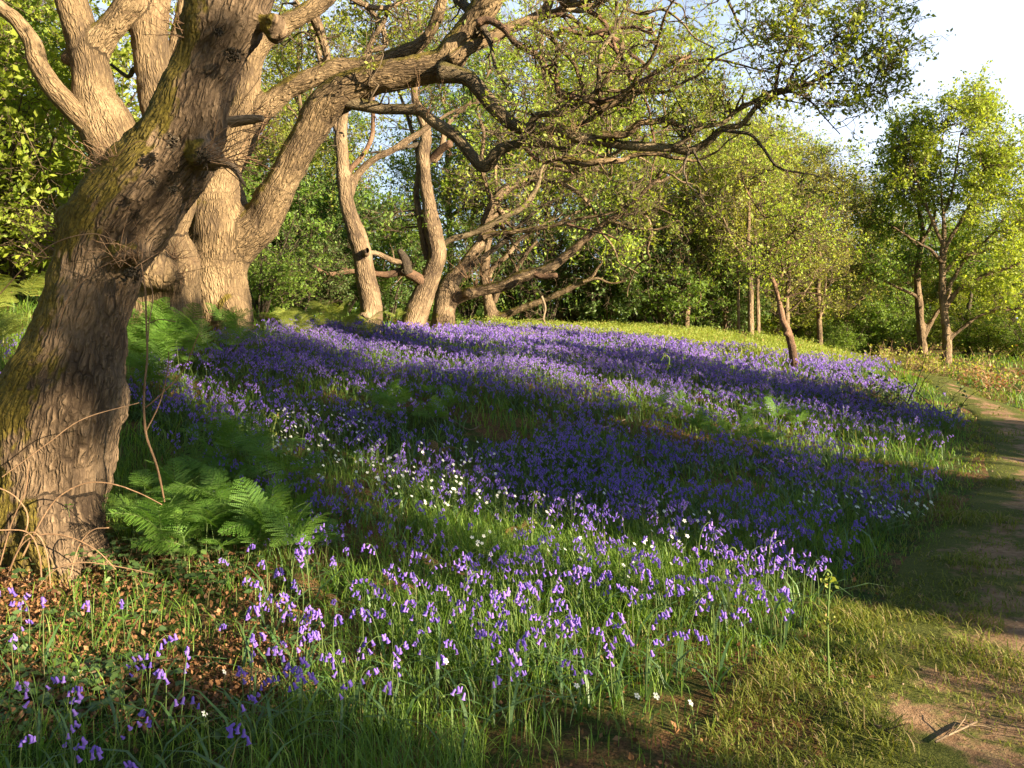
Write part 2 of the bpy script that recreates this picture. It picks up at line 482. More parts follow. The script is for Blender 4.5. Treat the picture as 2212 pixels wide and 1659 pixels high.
M['bell_leaf'] = leaf_mat('bluebell strap leaf', (.05, .14, .022), (.10, .22, .03), .38, gloss=.08)
M['bell_stem'] = leaf_mat('bluebell stem', (.12, .20, .05), (.16, .22, .07), .25)
M['bell'] = leaf_mat('bluebell petal', (.225, .125, .68), (.45, .27, .85), .42, tint=(1.1, .9, 1.05), gloss=.03)
M['petal'] = leaf_mat('white stitchwort petal', (.85, .86, .80), (.9, .9, .86), .3, tint=(1, 1, .95), obj_var=.05)
M['litter'] = leaf_mat('fallen oak leaf', (.10, .045, .02), (.42, .22, .095), .25, tint=(1.2, 1, .7))

def ground_mat(name):
    m, nt = mat(name)
    pos = N(nt, 'ShaderNodeNewGeometry').outputs['Position']
    n1 = noise_t(nt, pos, .8, 6, .6); n2 = noise_t(nt, pos, 9, 6, .7); n3 = noise_t(nt, pos, 60, 4, .7)
    soil = mixc(nt, ramp(nt, n3, .3, .7), (.10, .05, .024), (.27, .145, .07))
    grn = mixc(nt, ramp(nt, n3, .3, .7), (.030, .055, .012), (.075, .11, .024))
    c = mixc(nt, ramp(nt, math_(nt, 'ADD', math_(nt, 'MULTIPLY', n1, .6), math_(nt, 'MULTIPLY', n2, .4)), .42, .56), soil, grn)
    h = math_(nt, 'ADD', n2, math_(nt, 'MULTIPLY', n3, .5))
    bp = N(nt, 'ShaderNodeBump', {'Height': h, 'Strength': 1.0, 'Distance': .05})
    b = N(nt, 'ShaderNodeBsdfPrincipled', {'Base Color': c, 'Roughness': .95, 'Normal': bp.outputs[0], 'Specular IOR Level': .1})
    N(nt, 'ShaderNodeOutputMaterial', {'Surface': b.outputs[0]})
    return m
M['ground'] = ground_mat('woodland soil')

def path_mat(name):
    m, nt = mat(name)
    pos = N(nt, 'ShaderNodeNewGeometry').outputs['Position']
    v = attr(nt, 'var').outputs['Fac']
    n1 = noise_t(nt, pos, 2.6, 6, .65); n2 = noise_t(nt, pos, 14, 6, .7); n3 = noise_t(nt, pos, 90, 4, .7)
    soil = mixc(nt, ramp(nt, n2, .3, .7), (.22, .13, .072), (.42, .275, .165))
    soil = mixc(nt, ramp(nt, n3, .55, .75, 0, .5), soil, (.42, .30, .2))
    grn = mixc(nt, ramp(nt, n3, .3, .7), (.06, .08, .015), (.15, .16, .04))
    f = math_(nt, 'ADD', math_(nt, 'ADD', math_(nt, 'MULTIPLY', n1, .9), math_(nt, 'MULTIPLY', n2, .35)), math_(nt, 'MULTIPLY', v, .45))
    c = mixc(nt, ramp(nt, f, .62, .76), soil, grn)
    h = math_(nt, 'ADD', n2, math_(nt, 'MULTIPLY', n3, .4))
    bp = N(nt, 'ShaderNodeBump', {'Height': h, 'Strength': 1.0, 'Distance': .035})
    b = N(nt, 'ShaderNodeBsdfPrincipled', {'Base Color': c, 'Roughness': .95, 'Normal': bp.outputs[0], 'Specular IOR Level': .1})
    N(nt, 'ShaderNodeOutputMaterial', {'Surface': b.outputs[0]})
    return m
M['path'] = path_mat('trodden earth path')

# ------------------------------------------------------------------ camera, sun, sky
cam = bpy.data.cameras.new('camera'); co = bpy.data.objects.new('camera', cam); COL.objects.link(co)
co.location = (0, 0, CAMZ); co.rotation_euler = (math.radians(90), 0, 0)
cam.sensor_width = 36; cam.lens = 36 * F / W0
cam.shift_y = -(H0 / 2 - HOR) / W0
cam.clip_start = .05; cam.clip_end = 2000
sc.camera = co

sun = bpy.data.lights.new('sun', 'SUN'); so = bpy.data.objects.new('sun', sun); COL.objects.link(so)
sd = Vector((SUN_AZ[0] * math.cos(SUN_EL), SUN_AZ[1] * math.cos(SUN_EL), math.sin(SUN_EL)))
so.rotation_euler = sd.to_track_quat('Z', 'Y').to_euler(); so.location = (20, -14, 12)
sun.energy = 5.0; sun.angle = math.radians(.5); sun.color = (1.0, .82, .56)

w = bpy.data.worlds.new('World'); sc.world = w; w.use_nodes = True
nt = w.node_tree; nt.nodes.clear()
sky = N(nt, 'ShaderNodeTexSky', sky_type='NISHITA'); sky.sun_disc = False
sky.sun_elevation = SUN_EL; sky.sun_rotation = math.atan2(SUN_AZ[0], SUN_AZ[1]); sky.air_density = 1.0; sky.dust_density = .6; sky.ozone_density = 1.5
tc = N(nt, 'ShaderNodeTexCoord').outputs['Generated']
mp = N(nt, 'ShaderNodeMapping', {'Vector': tc, 'Scale': (1.0, 1.0, 2.4)})
cn = noise_t(nt, mp.outputs[0], 2.0, 6, .55)
rt = N(nt, 'ShaderNodeVectorMath', {0: tc, 1: (.93, .30, -.05)}, operation='DOT_PRODUCT').outputs['Value']
sz = N(nt, 'ShaderNodeSeparateXYZ', {0: tc}).outputs['Z']
cf = math_(nt, 'MULTIPLY', ramp(nt, math_(nt, 'ADD', cn, rt), .92, 1.12), ramp(nt, sz, .60, .42))
skc = mixc(nt, cf, sky.outputs[0], (4.9, 5.5, 6.6))
hz = noise_t(nt, tc, 3.0, 5, .6)
sx = N(nt, 'ShaderNodeSeparateXYZ', {0: tc})
low = math_(nt, 'MULTIPLY', ramp(nt, sx.outputs['Z'], .62, .42), ramp(nt, sx.outputs['Y'], .0, .5))
skc = mixc(nt, math_(nt, 'MULTIPLY', ramp(nt, hz, .30, .70, .30, .75), low), skc, (6.6, 7.6, 9.6))
bg = N(nt, 'ShaderNodeBackground', {'Color': skc, 'Strength': .05})
N(nt, 'ShaderNodeOutputWorld', {'Surface': bg.outputs[0]})

sc.view_settings.view_transform = 'Standard'; sc.view_settings.look = 'None'
sc.view_settings.exposure = EXPOSURE = 1.95; sc.view_settings.gamma = 1
sc.cycles.max_bounces = 7; sc.cycles.diffuse_bounces = 4; sc.cycles.transmission_bounces = 5; sc.cycles.transparent_max_bounces = 4
sc.cycles.caustics_reflective = False; sc.cycles.caustics_refractive = False

# ------------------------------------------------------------------ ground sheet and path
def axis(lo, hi, fine_lo, fine_hi, s0, g):
    mid = list(np.arange(fine_lo, fine_hi, s0))
    a = []; x = fine_lo; s = s0
    while x > lo: s *= g; x -= s; a.append(x)
    b = []; x = fine_hi; s = s0
    while x < hi: b.append(x); s *= g; x += s
    return np.array(a[::-1] + mid + b)
gx = axis(-400, 400, -7, 9, .13, 1.09); gy = axis(-300, 600, 1, 22, .13, 1.09)
X, Y = np.meshgrid(gx, gy); Z = ground_z(X, Y)
nx = len(gx); ii = np.arange(len(gy) - 1)[:, None] * nx + np.arange(nx - 1)[None]
mb = MB(); mb.add(np.stack([X, Y, Z], -1), q=np.stack([ii, ii + 1, ii + nx + 1, ii + nx], -1))
tag(mb.obj('ground', M['ground']), kind='structure')

# centre x, half width at distance y
PATH = np.array([(0.2, 1.9, 1.3), (2.9, 2.0, 1.15), (4, 2.75, 1.05), (5.4, 3.62, .95), (7, 4.75, .85), (9, 6.05, .75), (12.8, 8.0, .6), (17.4, 9.75, .5), (22, 11.5, .5), (27, 13.0, .5), (34, 14.9, .8), (45, 18.2, .8), (60, 24, .8)])
def path_x(y): return np.interp(y, PATH[:, 0], PATH[:, 1])
def path_w(y): return np.interp(y, PATH[:, 0], PATH[:, 2])
ys = np.concatenate([np.arange(.2, 20, .1), np.arange(20, 60, .4)])
cr = np.linspace(-1, 1, 27)
Yp, Cp = np.meshgrid(ys, cr, indexing='ij')
Wp = path_w(Yp) * (1 + .22 * (vnoise(Yp, Cp * 0 + np.sign(Cp) * 3, .9, 3) - .5) * 2)
Xp = path_x(Yp) + Cp * Wp; Yq = Yp - Cp * .25
Zp = ground_z(Xp, Yq) + .022 * (vnoise(Xp, Yq, 2.7, 14) - .5) * np.clip(1 - np.abs(Cp), 0, 1) + np.where(Yp < 12, .016, .03) - .09 * np.abs(Cp) ** 7
nc = len(cr); ii = np.arange(len(ys) - 1)[:, None] * nc + np.arange(nc - 1)[None]
mb = MB(); mb.add(np.stack([Xp, Yq, Zp], -1), q=np.stack([ii, ii + 1, ii + nc + 1, ii + nc], -1), var=(np.abs(Cp) ** 2 + .35 * np.clip((Yp - 13) / 6, 0, 1)).ravel())
tag(mb.obj('path', M['path']), kind='structure')
def path_off(x, y):
    return np.abs(x - path_x(y)) / path_w(y)
# ------------------------------------------------------------------ foliage carried by branches
def clumps_in(c, rad, n, shell=.25, cut=.0, seed=0):
    c = np.asarray(c, float); rad = np.asarray(rad, float)
    out = []
    while len(out) < n:
        d = rand_dir(1)[0]; r = shell + (1 - shell) * RNG.random() ** .45
        p = c + d * rad * r
        if mnoise.noise(Vector(p * .55) + Vector((seed, 3, 7))) > cut - .25 * RNG.random(): out.append(p)
    return np.array(out)

def foliate(crown, skel, C, cr=.6, size=.09, k1=6, k2=3, per=7, rmax=.14, wood=0, leaf=1, upb=.5, bare=0.0, r2=.006, droop=.04, wid=.42):
    """crooked branchlets from the nearest limb out to each clump centre, twigs on them, leaves on the twigs"""
    K = np.concatenate([p for p, r in skel]); KR = np.concatenate([r for p, r in skel])
    ok = KR < rmax
    if ok.sum() > 8: K, KR = K[ok], KR[ok]
    S = np.empty_like(C); r0 = np.empty(len(C))
    for i, c in enumerate(C):
        d = np.linalg.norm(K - c, axis=1) * (1 + .25 * RNG.random(len(K))) + np.maximum(0, K[:, 2] - c[2]) * .6
        k = int(np.argmin(d)); S[i] = K[k]; r0[i] = min(KR[k] * .7, .010 + .009 * np.linalg.norm(K[k] - c))
    P1, R1 = reach(S, C, r0, np.full(len(C), r2), 7)
    tubes(crown, P1, R1, 4, mat=wood)
    S2, D2, q2 = kids(P1, R1, k1, .4, 1.0)
    n2 = len(S2)
    P2, R2 = grow(S2, D2, cr * (.45 + .75 * RNG.random(n2)), np.minimum(q2 * .7, .012) + .001, np.full(n2, r2 * .45), 4, .3, droop)
    tubes(crown, P2, R2, 3, mat=wood)
    S3, D3, q3 = kids(P2, R2, k2, .35, 1.0)
    n3 = len(S3)
    P3, R3 = grow(S3, D3, cr * (.25 + .35 * RNG.random(n3)), np.minimum(q3 * .8, .006), np.full(n3, r2 * .35), 3, .3, droop)
    tubes(crown, P3, R3, 3, mat=wood)
    if per:
        keep = RNG.random(n3) >= bare
        leaves(crown, spray_points(P3[keep], per, size * .35), size, upb=upb, mat=leaf, wid=wid)

def skel_tree(h, r, lean=(0, 0), nl=10, lo=.25, reachf=lambda t: .35, up=.5, wob=.06, forks=2, limb_r=.45, subs=3):
    """generic trunk + limbs at the origin -> list of (P, R); [0] is the trunk"""
    n = 14; t = np.linspace(0, 1, n)
    P = np.stack([lean[0] * h * t ** 1.4 + np.cumsum(RNG.normal(size=n)) * wob * h / n * 2, lean[1] * h * t ** 1.4 + np.cumsum(RNG.normal(size=n)) * wob * h / n * 2, t * h * .86 - .25], 1)
    P[:, :2] -= P[0, :2]
    R = r * (1 - t) ** .8 + .012; R[0] *= 1.35; R[1] *= 1.08
    sk = [(P, R)]
    for i in range(nl):
        s = lo + (0.97 - lo) * ((i + RNG.random()) / nl)
        k = s * (n - 1); a = int(min(k, n - 2)); f = k - a
        S = P[a] * (1 - f) + P[a + 1] * f; r0 = (R[a] * (1 - f) + R[a + 1] * f) * (limb_r + .25 * RNG.random())
        th = i * 2.4 + RNG.random() * .9
        D = np.array([math.cos(th), math.sin(th), up * (.4 + s)])
        L = h * reachf(s) * (.8 + .4 * RNG.random())
        p, q = grow(S[None], D[None], np.array([L]), [r0], [.012], 9, .16, .05)
        sk.append((p[0], q[0]))
        s2, d2, q2 = kids(p, q, subs, .3, .9)
        p2, r2 = grow(s2, d2 + np.array([0, 0, .15]), L * (.35 + .3 * RNG.random(len(s2))), q2 * .65, np.full(len(s2), .009), 6, .2, .06)
        sk += [(p2[j], r2[j]) for j in range(len(s2))]
    return sk

def proc_tree(name, bark, leaf, sk, C, sides=9, **kw):
    """one tree at the origin: trunk (with limbs) and crown (twigs and leaves)"""
    root = thing(name, '', 'tree')
    tb = MB()
    for i, (P, R) in enumerate(sk):
        tubes(tb, P, R, sides if i == 0 else (6 if R[0] > .03 else 4))
    tb.obj('trunk', M[bark], root)
    cb = MB(); foliate(cb, sk, C, **kw)
    cb.obj('crown', [M['twig_bark'], M[leaf]], root)
    return root

def ell(c, rad, n, **k): return clumps_in(c, rad, n, **k)

# ================================================================== 1. the leaning oak on the left
D1 = 5.2
base1 = at(92, 1235, D1)
oak1 = thing('oak_tree', 'massive mossy oak trunk leaning to the right, nearest tree, at the left edge', 'tree', base1)
def par(o, root):
    o.parent = root; o.matrix_parent_inverse = Matrix.Translation(root.location).inverted()
    return o
def part(mb, name, mats, root, label=None, smooth=True):
    o = mb.obj(name, mats, None, smooth)
    par(o, root)
    if label: o['label'] = label
    return o

t1 = limb(5.25, 5.0, [(78, 1290, 330), (95, 1200, 285), (110, 1100, 243), (126, 1000, 243), (136, 894, 252), (170, 749, 204), (194, 640, 182), (214, 560, 186), (246, 490, 196),
     (300, 420, 200), (355, 350, 192), (402, 270, 172), (433, 190, 148), (462, 115, 143), (492, 50, 158), (518, -20, 160), (545, -120, 140), (575, -250, 110), (640, -420, 80)], .07, .10)
t1b = limb(5.0, 5.3, [(500, 40, 110), (455, -60, 90), (430, -180, 80), (380, -350, 60), (300, -560, 40)], .08, .2)
t1c = limb(5.0, 4.9, [(530, -30, 110), (620, -130, 80), (760, -260, 60), (930, -380, 40)], .08, .2)
lumps1 = [(at(270, 552, 4.95), (.13, .12, .075)), (at(300, 545, 5.05), (.07, .1, .07)), (at(412, 62, 5.0), (.085, .1, .09)), (at(592, 58, 4.98), (.09, .1, .10)), (at(445, 335, 4.95), (.12, .13, .10)),
          (at(222, 870, 5.25), (.14, .2, .22)), (at(208, 985, 5.25), (.12, .2, .16)), (at(150, 470, 5.15), (.08, .1, .09)), (at(120, 545, 5.2), (.05, .07, .05)),
           (at(20, 940, 5.25), (.22, .22, .4))]
def root_limb(d0, d1, pts): return limb(d0, d1, pts, .07, .2)
roots1 = [root_limb(5.1, 4.75, [(150, 1090, 120), (185, 1170, 90), (225, 1240, 60), (275, 1290, 40), (330, 1330, 20)]), root_limb(5.1, 4.6, [(80, 1100, 150), (75, 1190, 110), (60, 1270, 80), (40, 1330, 50)]), root_limb(5.1, 4.85, [(20, 1080, 140), (-40, 1160, 100), (-110, 1230, 70), (-190, 1290, 40)]),
    root_limb(5.0, 4.55, [(115, 1100, 120), (128, 1190, 90), (150, 1265, 64), (185, 1330, 36)])]
part(fuse([t1, t1b, t1c] + roots1, lumps1, .022, .034, .013), 'trunk', M['oak_bark'], oak1)
for pts, d in (([(500, 262, 26), (535, 258, 22), (566, 257, 15)], 4.9), ([(455, 348, 24), (492, 354, 18), (512, 372, 13), (528, 400, 6)], 4.85)):
    b = MB(); P, R = limb(d, d - .08, pts, .03, .3); P, R = cap(P, R); tubes(b, P, R, 8, ref=(0, 1, 0))
    part(b, 'branch', M['dead_wood'], oak1, 'snapped dead stub on the oak trunk')
# burr knots, dark and rough
for px, py, d, r in ((504, 116, 4.80, .05), (373, 306, 4.72, .045), (375, 410, 4.68, .032), (440, 340, 4.78, .05), (288, 592, 4.86, .06), (470, 70, 4.8, .032), (330, 395, 4.7, .03)):
    b = MB(); c = at(px, py, d)
    for k in range(60):
        dd = unit(RNG.normal(size=3) + np.array([0, -.6, 0])); L = r * (.25 + .55 * RNG.random() ** 2)
        P, R = grow((c + RNG.normal(size=3) * r * .4)[None], dd[None], np.array([L]), [r * .16], [.002], 4, .4)
        tubes(b, P, R, 4)
    part(b, 'burr', M['dark_bark'], oak1, 'dark bristly burr')
# epicormic twigs
def whiskers(root, starts, n, L, spread=.5, bias=(0, -.2, .3), r=.0035, m='cane', nm='shoot'):
    b = MB()
    for (px, py, d) in starts:
        S = np.repeat(at(px, py, d)[None], n, 0) + RNG.normal(size=(n, 3)) * .03
        Dr = RNG.normal(size=(n, 3)) * spread + np.array(bias)
        P, R = grow(S, Dr, L * (.4 + .9 * RNG.random(n)), np.full(n, r), np.full(n, .0012), 7, .13)
        tubes(b, P, R, 4)
        s2, d2, q2 = kids(P, R, 2, .3, .9)
        P2, R2 = grow(s2, d2, L * .3 * (.4 + RNG.random(len(s2))), np.full(len(s2), .002), np.full(len(s2), .001), 4, .2); tubes(b, P2, R2, 3)
    return part(b, nm, M[m], root)
whiskers(oak1, [(262, 355, 4.95), (240, 380, 5.0)], 12, .34, .45, (-.5, -.2, .8))
whiskers(oak1, [(400, 70, 4.9)], 12, .28, .5, (-.7, -.2, .7))
whiskers(oak1, [(150, 500, 5.1), (128, 545, 5.1)], 14, .32, .5, (-.9, -.2, .5))
whiskers(oak1, [(300, 560, 4.85), (270, 560, 4.8)], 10, .30, .5, (.3, -.7, .3))
whiskers(oak1, [(465, 345, 4.85), (450, 330, 4.8)], 11, .40, .3, (1, -.2, .12))
whiskers(oak1, [(512, 255, 4.9)], 7, .35, .35, (1, -.1, .4))
# crown above the frame
cb = MB(); foliate(cb, [t1, t1b, t1c], np.concatenate([ell(at(300, -900, 5.6), (2.2, 1.6, 1.0), 26), ell(at(900, -760, 5.4), (1.8, 1.6, .9), 18)]), .55, .08, per=6)
part(cb, 'crown', [M['twig_bark'], M['leaf_oak']], oak1)

# ================================================================== 2. the many-limbed oak half hidden behind it
oak3 = thing('oak_tree', 'old oak with burred base and several stems, half hidden behind the leaning oak', 'tree', at_d(345, 10.6))
a3 = limb(10.6, 10.6, [(345, 770, 190), (345, 715, 165), (347, 620, 150), (350, 560, 138), (325, 490, 122), (292, 420, 118), (262, 340, 118), (238, 290, 112), (212, 220, 94), (199, 160, 84), (185, 109, 78), (168, 54, 74), (150, -5, 62), (130, -90, 52), (90, -200, 40)], .1, .15)
b3 = limb(10.6, 10.4, [(190, 130, 66), (218, 83, 62), (250, 40, 54), (284, 0, 58), (305, -60, 50), (330, -160, 36)], .1, .2)
c3 = limb(10.6, 10.9, [(345, 540, 110), (385, 400, 90), (368, 300, 82), (345, 235, 80), (329, 100, 76), (332, 0, 64), (345, -120, 55), (350, -260, 40)], .1, .15)
part(fuse([a3, b3, c3], [(at(335, 590, 10.1), (.30, .28, .26)), (at(378, 610, 10.2), (.14, .15, .16)), (at(150, 125, 10.6), .12)], .042, .035, .009), 'trunk', M['old_bark'], oak3)
br3 = []
for d0, d1, pts in ((10.5, 10.0, [(238, 300, 64), (203, 279, 58), (145, 218, 48), (105, 170, 43), (76, 130, 40), (66, 90, 36), (40, 47, 33), (11, 25, 30), (-25, 0, 28), (-120, -30, 24), (-260, -120, 14)]),
                    (10.8, 11.2, [(352, 240, 40), (364, 180, 37), (381, 90, 36), (399, 20, 34), (412, -60, 28), (430, -200, 18)]),
                    (11, 11.6, [(345, 160, 16), (318, 155, 15), (290, 150, 12), (276, 165, 9), (240, 140, 6)]), (11, 11.3, [(325, 100, 14), (332, 145, 12), (320, 158, 10)])):
    b = MB(); P, R = limb(d0, d1, pts, .07, .25); tubes(b, P, R, 12, ref=(0, 1, 0)); part(b, 'branch', M['old_bark'] if pts[0][2] > 20 else M['dark_bark'], oak3); br3.append((P, R))
cb = MB(); foliate(cb, [a3, b3, c3] + br3, np.concatenate([ell(at(200, -420, 11), (3.2, 2.5, 1.6), 40), ell(at(-120, -180, 10), (1.8, 1.6, 1.0), 18)]), .7, .09, per=6)
part(cb, 'crown', [M['twig_bark'], M['leaf_oak']], oak3)
whiskers(oak3, [(372, 560, 10.2), (385, 600, 10.1)], 14, .5, .5, (.7, -.3, .2), .005)

# ================================================================== 3. the big oak with the sweeping limb
oak2 = thing('oak_tree', 'big sunlit oak whose thick lowest limb arches to the right over the bluebells', 'tree', at_d(482, 12))
a2 = limb(12, 12.2, [(482, 790, 190), (483, 740, 150), (486, 700, 124), (477, 640, 119), (472, 590, 121), (476, 544, 140), (482, 490, 150), (474, 440, 128), (470, 400, 112), (478, 360, 92), (498, 320, 84), (520, 260, 78), (534, 190, 56), (541, 127, 55), (567, 83, 55), (609, 54, 48), (653, 33, 42), (690, 5, 38), (740, -45, 34), (800, -130, 26)], .12, .12)
m2 = limb(12, 10.6, [(492, 540, 118), (530, 505, 108), (567, 470, 88), (616, 385, 70), (664, 295, 70), (703, 230, 76), (742, 200, 78), (795, 177, 70), (855, 163, 69), (920, 149, 67), (962, 138, 70), (985, 105, 62), (1011, 65, 58), (1038, 25, 58), (1068, -15, 56), (1110, -110, 46), (1180, -230, 36)], .11, .12)
n2 = limb(12.2, 11.8, [(525, 290, 60), (566, 236, 56), (616, 195, 51), (664, 174, 46), (725, 150, 44), (796, 136, 38), (870, 118, 34), (930, 70, 28), (960, -20, 22), (985, -120, 16)], .11, .2)
part(fuse([a2, m2, n2], [(at(520, 472, 11.9), (.2, .18, .16)), (at(500, 690, 11.7), (.28, .25, .4)), (at(440, 715, 11.8), (.22, .2, .3))], .042, .03, .009), 'trunk', M['old_bark'], oak2)
def stubs(b, P, R, k=None):
    if len(P) < 6: return
    L = np.linalg.norm(np.diff(P, axis=0), axis=1).sum(); k = k or max(2, int(L / .28))
    s, d, q = kids(P[None], R[None], k, .05, .95)
    n = len(s); Ls = np.where(RNG.random(n) < .5, .06 + q * 2.2, .25 + .5 * RNG.random(n))
    p, r = grow(s, d * np.array([1, .8, 1]) + np.array([0, 0, .1]), Ls, np.minimum(q * .5, .016) + .002, np.where(Ls < .25, np.minimum(q * .28, .01), .002), 6, .32)
    tubes(b, p, r, 5)
    s2, d2, q2 = kids(p, r, 2, .3, .9); p2, r2 = grow(s2, d2, .08 + .22 * RNG.random(len(s2)), np.minimum(q2 * .6, .004), np.full(len(s2), .0012), 4, .35); tubes(b, p2, r2, 3)
L2 = {}
def branch(root, key, d0, d1, pts, m='limb_bark', sides=10, store=None, wob=.3, capped=False, step=.06):
    P, R = limb(d0, d1, pts, step, wob)
    (L2 if store is None else store)[key] = (P, R)
    if capped: P, R = cap(P, R)
    P = np.vstack([P[0] - (P[1] - P[0]) * .3, P]); R = np.concatenate([[.002], R])
    b = MB(); tubes(b, P, R, sides, ref=(0, 1, 0)); stubs(b, P, R); return part(b, 'branch', M[m], root)
branch(oak2, 'F', 10.95, 9.6, [(955, 155, 52), (990, 163, 38), (1015, 174, 35), (1047, 210, 33), (1087, 250, 31), (1127, 276, 28), (1163, 279, 28), (1200, 279, 26), (1243, 297, 27), (1290, 305, 24), (1345, 312, 22), (1416, 319, 20), (1452, 319, 19), (1492, 326, 18), (1535, 301, 16), (1561, 279, 14), (1604, 268, 12), (1633, 232, 11), (1677, 203, 11), (1706, 196, 9), (1760, 174, 8), (1796, 156, 6), (1851, 130, 4), (1887, 101, 3)])
branch(oak2, 'F2', 9.95, 9.7, [(1452, 319, 14), (1488, 297, 12), (1510, 276, 11), (1561, 265, 10), (1590, 239, 10), (1633, 217, 9), (1670, 196, 8), (1720, 186, 5), (1770, 150, 3)])
branch(oak2, 'F3', 9.75, 9.6, [(1672, 205, 8), (1684, 145, 6), (1702, 101, 5), (1717, 40, 4), (1726, 5, 3)], 'dark_bark')
branch(oak2, 'F4', 9.7, 9.5, [(1695, 200, 7), (1708, 172, 7), (1724, 138, 6), (1757, 120, 5), (1778, 105, 4), (1830, 60, 3), (1880, 20, 2)], 'dark_bark')
branch(oak2, 'F5', 9.8, 9.3, [(1561, 281, 9), (1597, 286, 8), (1622, 291, 7), (1648, 319, 6.5), (1670, 352, 6), (1691, 366, 5.5), (1728, 373, 4), (1778, 384, 2.5), (1830, 420, 1.5)], 'dark_bark')
branch(oak2, 'F6', 9.7, 9.4, [(1700, 198, 6), (1728, 203, 5), (1757, 225, 4), (1778, 250, 3), (1815, 290, 2)], 'dark_bark')
branch(oak2, 'F7', 9.85, 9.7, [(1488, 326, 6), (1477, 363, 4.5), (1487, 400, 3.5), (1510, 420, 2.5), (1525, 460, 1.5)], 'dark_bark')
branch(oak2, 'F8', 9.85, 9.7, [(1498, 326, 7), (1510, 350, 5), (1528, 375, 3)], 'dark_bark')
branch(oak2, 'F9', 9.6, 9.5, [(1740, 182, 5), (1800, 180, 4), (1850, 182, 3), (1900, 200, 2)], 'dark_bark')
branch(oak2, 'G', 10.7, 10.0, [(1030, 50, 20), (1054, 44, 17), (1091, 65, 15), (1116, 94, 14), (1156, 116, 14), (1181, 149, 13), (1203, 178, 12), (1210, 207, 11), (1254, 214, 8), (1300, 235, 4)], 'red_bark')
branch(oak2, 'E', 11.42, 10.4, [(732, 212, 40), (764, 222, 32), (819, 232, 25), (873, 236, 23), (909, 239, 24), (938, 265, 24), (982, 294, 26), (1018, 334, 25), (1042, 360, 26), (1060, 352, 27), (1072, 334, 26), (1098, 315, 24), (1145, 312, 17), (1185, 315, 14), (1225, 323, 13), (1239, 305, 11), (1250, 276, 11), (1290, 247, 10), (1330, 218, 9), (1374, 196, 7), (1416, 167, 5), (1450, 130, 3)])
branch(oak2, 'E2', 10.5, 10.2, [(1130, 313, 12), (1150, 335, 9), (1172, 352, 8), (1200, 345, 7), (1225, 350, 6), (1237, 378, 4)], 'red_bark')
branch(oak2, 'H', 10.5, 9.9, [(1125, 308, 14), (1142, 280, 16), (1163, 250, 15), (1218, 243, 15), (1261, 218, 12), (1290, 192, 11), (1294, 145, 10), (1301, 105, 9), (1330, 65, 9), (1345, 29, 8), (1359, 0, 7), (1375, -40, 5)])
branch(oak2, 'H2', 10.2, 9.7, [(1288, 194, 9), (1345, 196, 9), (1416, 199, 8), (1452, 196, 8), (1477, 178, 7), (1517, 156, 6), (1539, 131, 5), (1575, 112, 4), (1604, 102, 3)], 'mid_bark')
branch(oak2, 'H3', 10.2, 9.9, [(1295, 160, 5), (1330, 152, 4), (1370, 158, 3), (1400, 165, 2)], 'red_bark')
branch(oak2, 'I', 11.6, 10.4, [(985, -120, 24), (975, -30, 23), (1011, 22, 21), (1044, 65, 17), (1062, 101, 10), (1069, 141, 7), (1094, 192, 3)], 'dark_bark')
branch(oak2, 'J', 10.9, 11.6, [(975, 130, 30), (1015, 105, 28), (1054, 87, 28), (1091, 65, 26), (1145, 44, 24), (1181, 14, 22), (1200, -40, 18), (1260, -120, 12)], 'old_bark')
branch(oak2, 'J2', 11.3, 12, [(1140, 46, 16), (1218, 22, 13), (1265, 22, 11), (1310, 0, 9), (1370, -20, 6)])
branch(oak2, 'J3', 10.0, 9.6, [(1348, 20, 8), (1390, 30, 7), (1430, 20, 6), (1470, 45, 5), (1500, 80, 4), (1545, 105, 3)])
branch(oak2, 'A2', 12.2, 12.6, [(672, 22, 24), (688, 60, 22), (704, 105, 18), (712, 150, 12)], 'mid_bark')
branch(oak2, 'A3', 12.2, 12.8, [(690, 0, 20), (740, -10, 14), (800, 15, 12), (850, 12, 10), (900, -20, 8)], 'mid_bark')
# the tangle of crooked sunlit branches hanging from the arching limb's upper end
for i in range(20):
    hi = i < 13
    s = at(RNG.uniform(1020, 1330), RNG.uniform(-60, 110), RNG.uniform(10.6, 11.8)) if hi else at(RNG.uniform(1150, 1420), RNG.uniform(200, 320), RNG.uniform(9.9, 10.4))
    kk = np.concatenate([p for p, r in L2.values()]); s = kk[np.argmin(np.linalg.norm(kk - s, axis=1))] if i % 3 else s
    dr = np.array([1.0, RNG.normal() * .35, RNG.normal() * .42 + (-.05 if hi else .15)])
    p, r = grow(s[None], dr[None], np.array([RNG.uniform(1.6, 3.8)]), [RNG.uniform(.03, .062)], [.007], 16, .27, .01)
    C_ = catmull(np.hstack([p[0], r[0][:, None]]), .06); L2['x%d' % i] = (C_[:, :3], C_[:, 3])
    b = MB(); tubes(b, C_[:, :3], C_[:, 3], 8); stubs(b, C_[:, :3], C_[:, 3]); part(b, 'branch', M['old_bark' if i % 4 else 'red_bark'], oak2)
sk2 = list(L2.values()) + [(m2[0][-14:], m2[1][-14:]), (n2[0][-20:], n2[1][-20:]), (a2[0][-16:], a2[1][-16:])]
cb = MB()
tipF = np.concatenate([ell(at(1790, 90, 9.5), (.95, .9, .60), 44, shell=.1), ell(at(1660, 40, 9.7), (.8, .8, .45), 20), ell(at(1900, 60, 9.4), (.62, .7, .42), 22), ell(at(1850, 190, 9.4), (.65, .7, .34), 20), ell(at(1960, 120, 9.3), (.34, .5, .42), 13), ell(at(1740, 200, 9.5), (.6, .6, .35), 10), ell(at(1600, 120, 9.8), (.7, .7, .5), 12)])
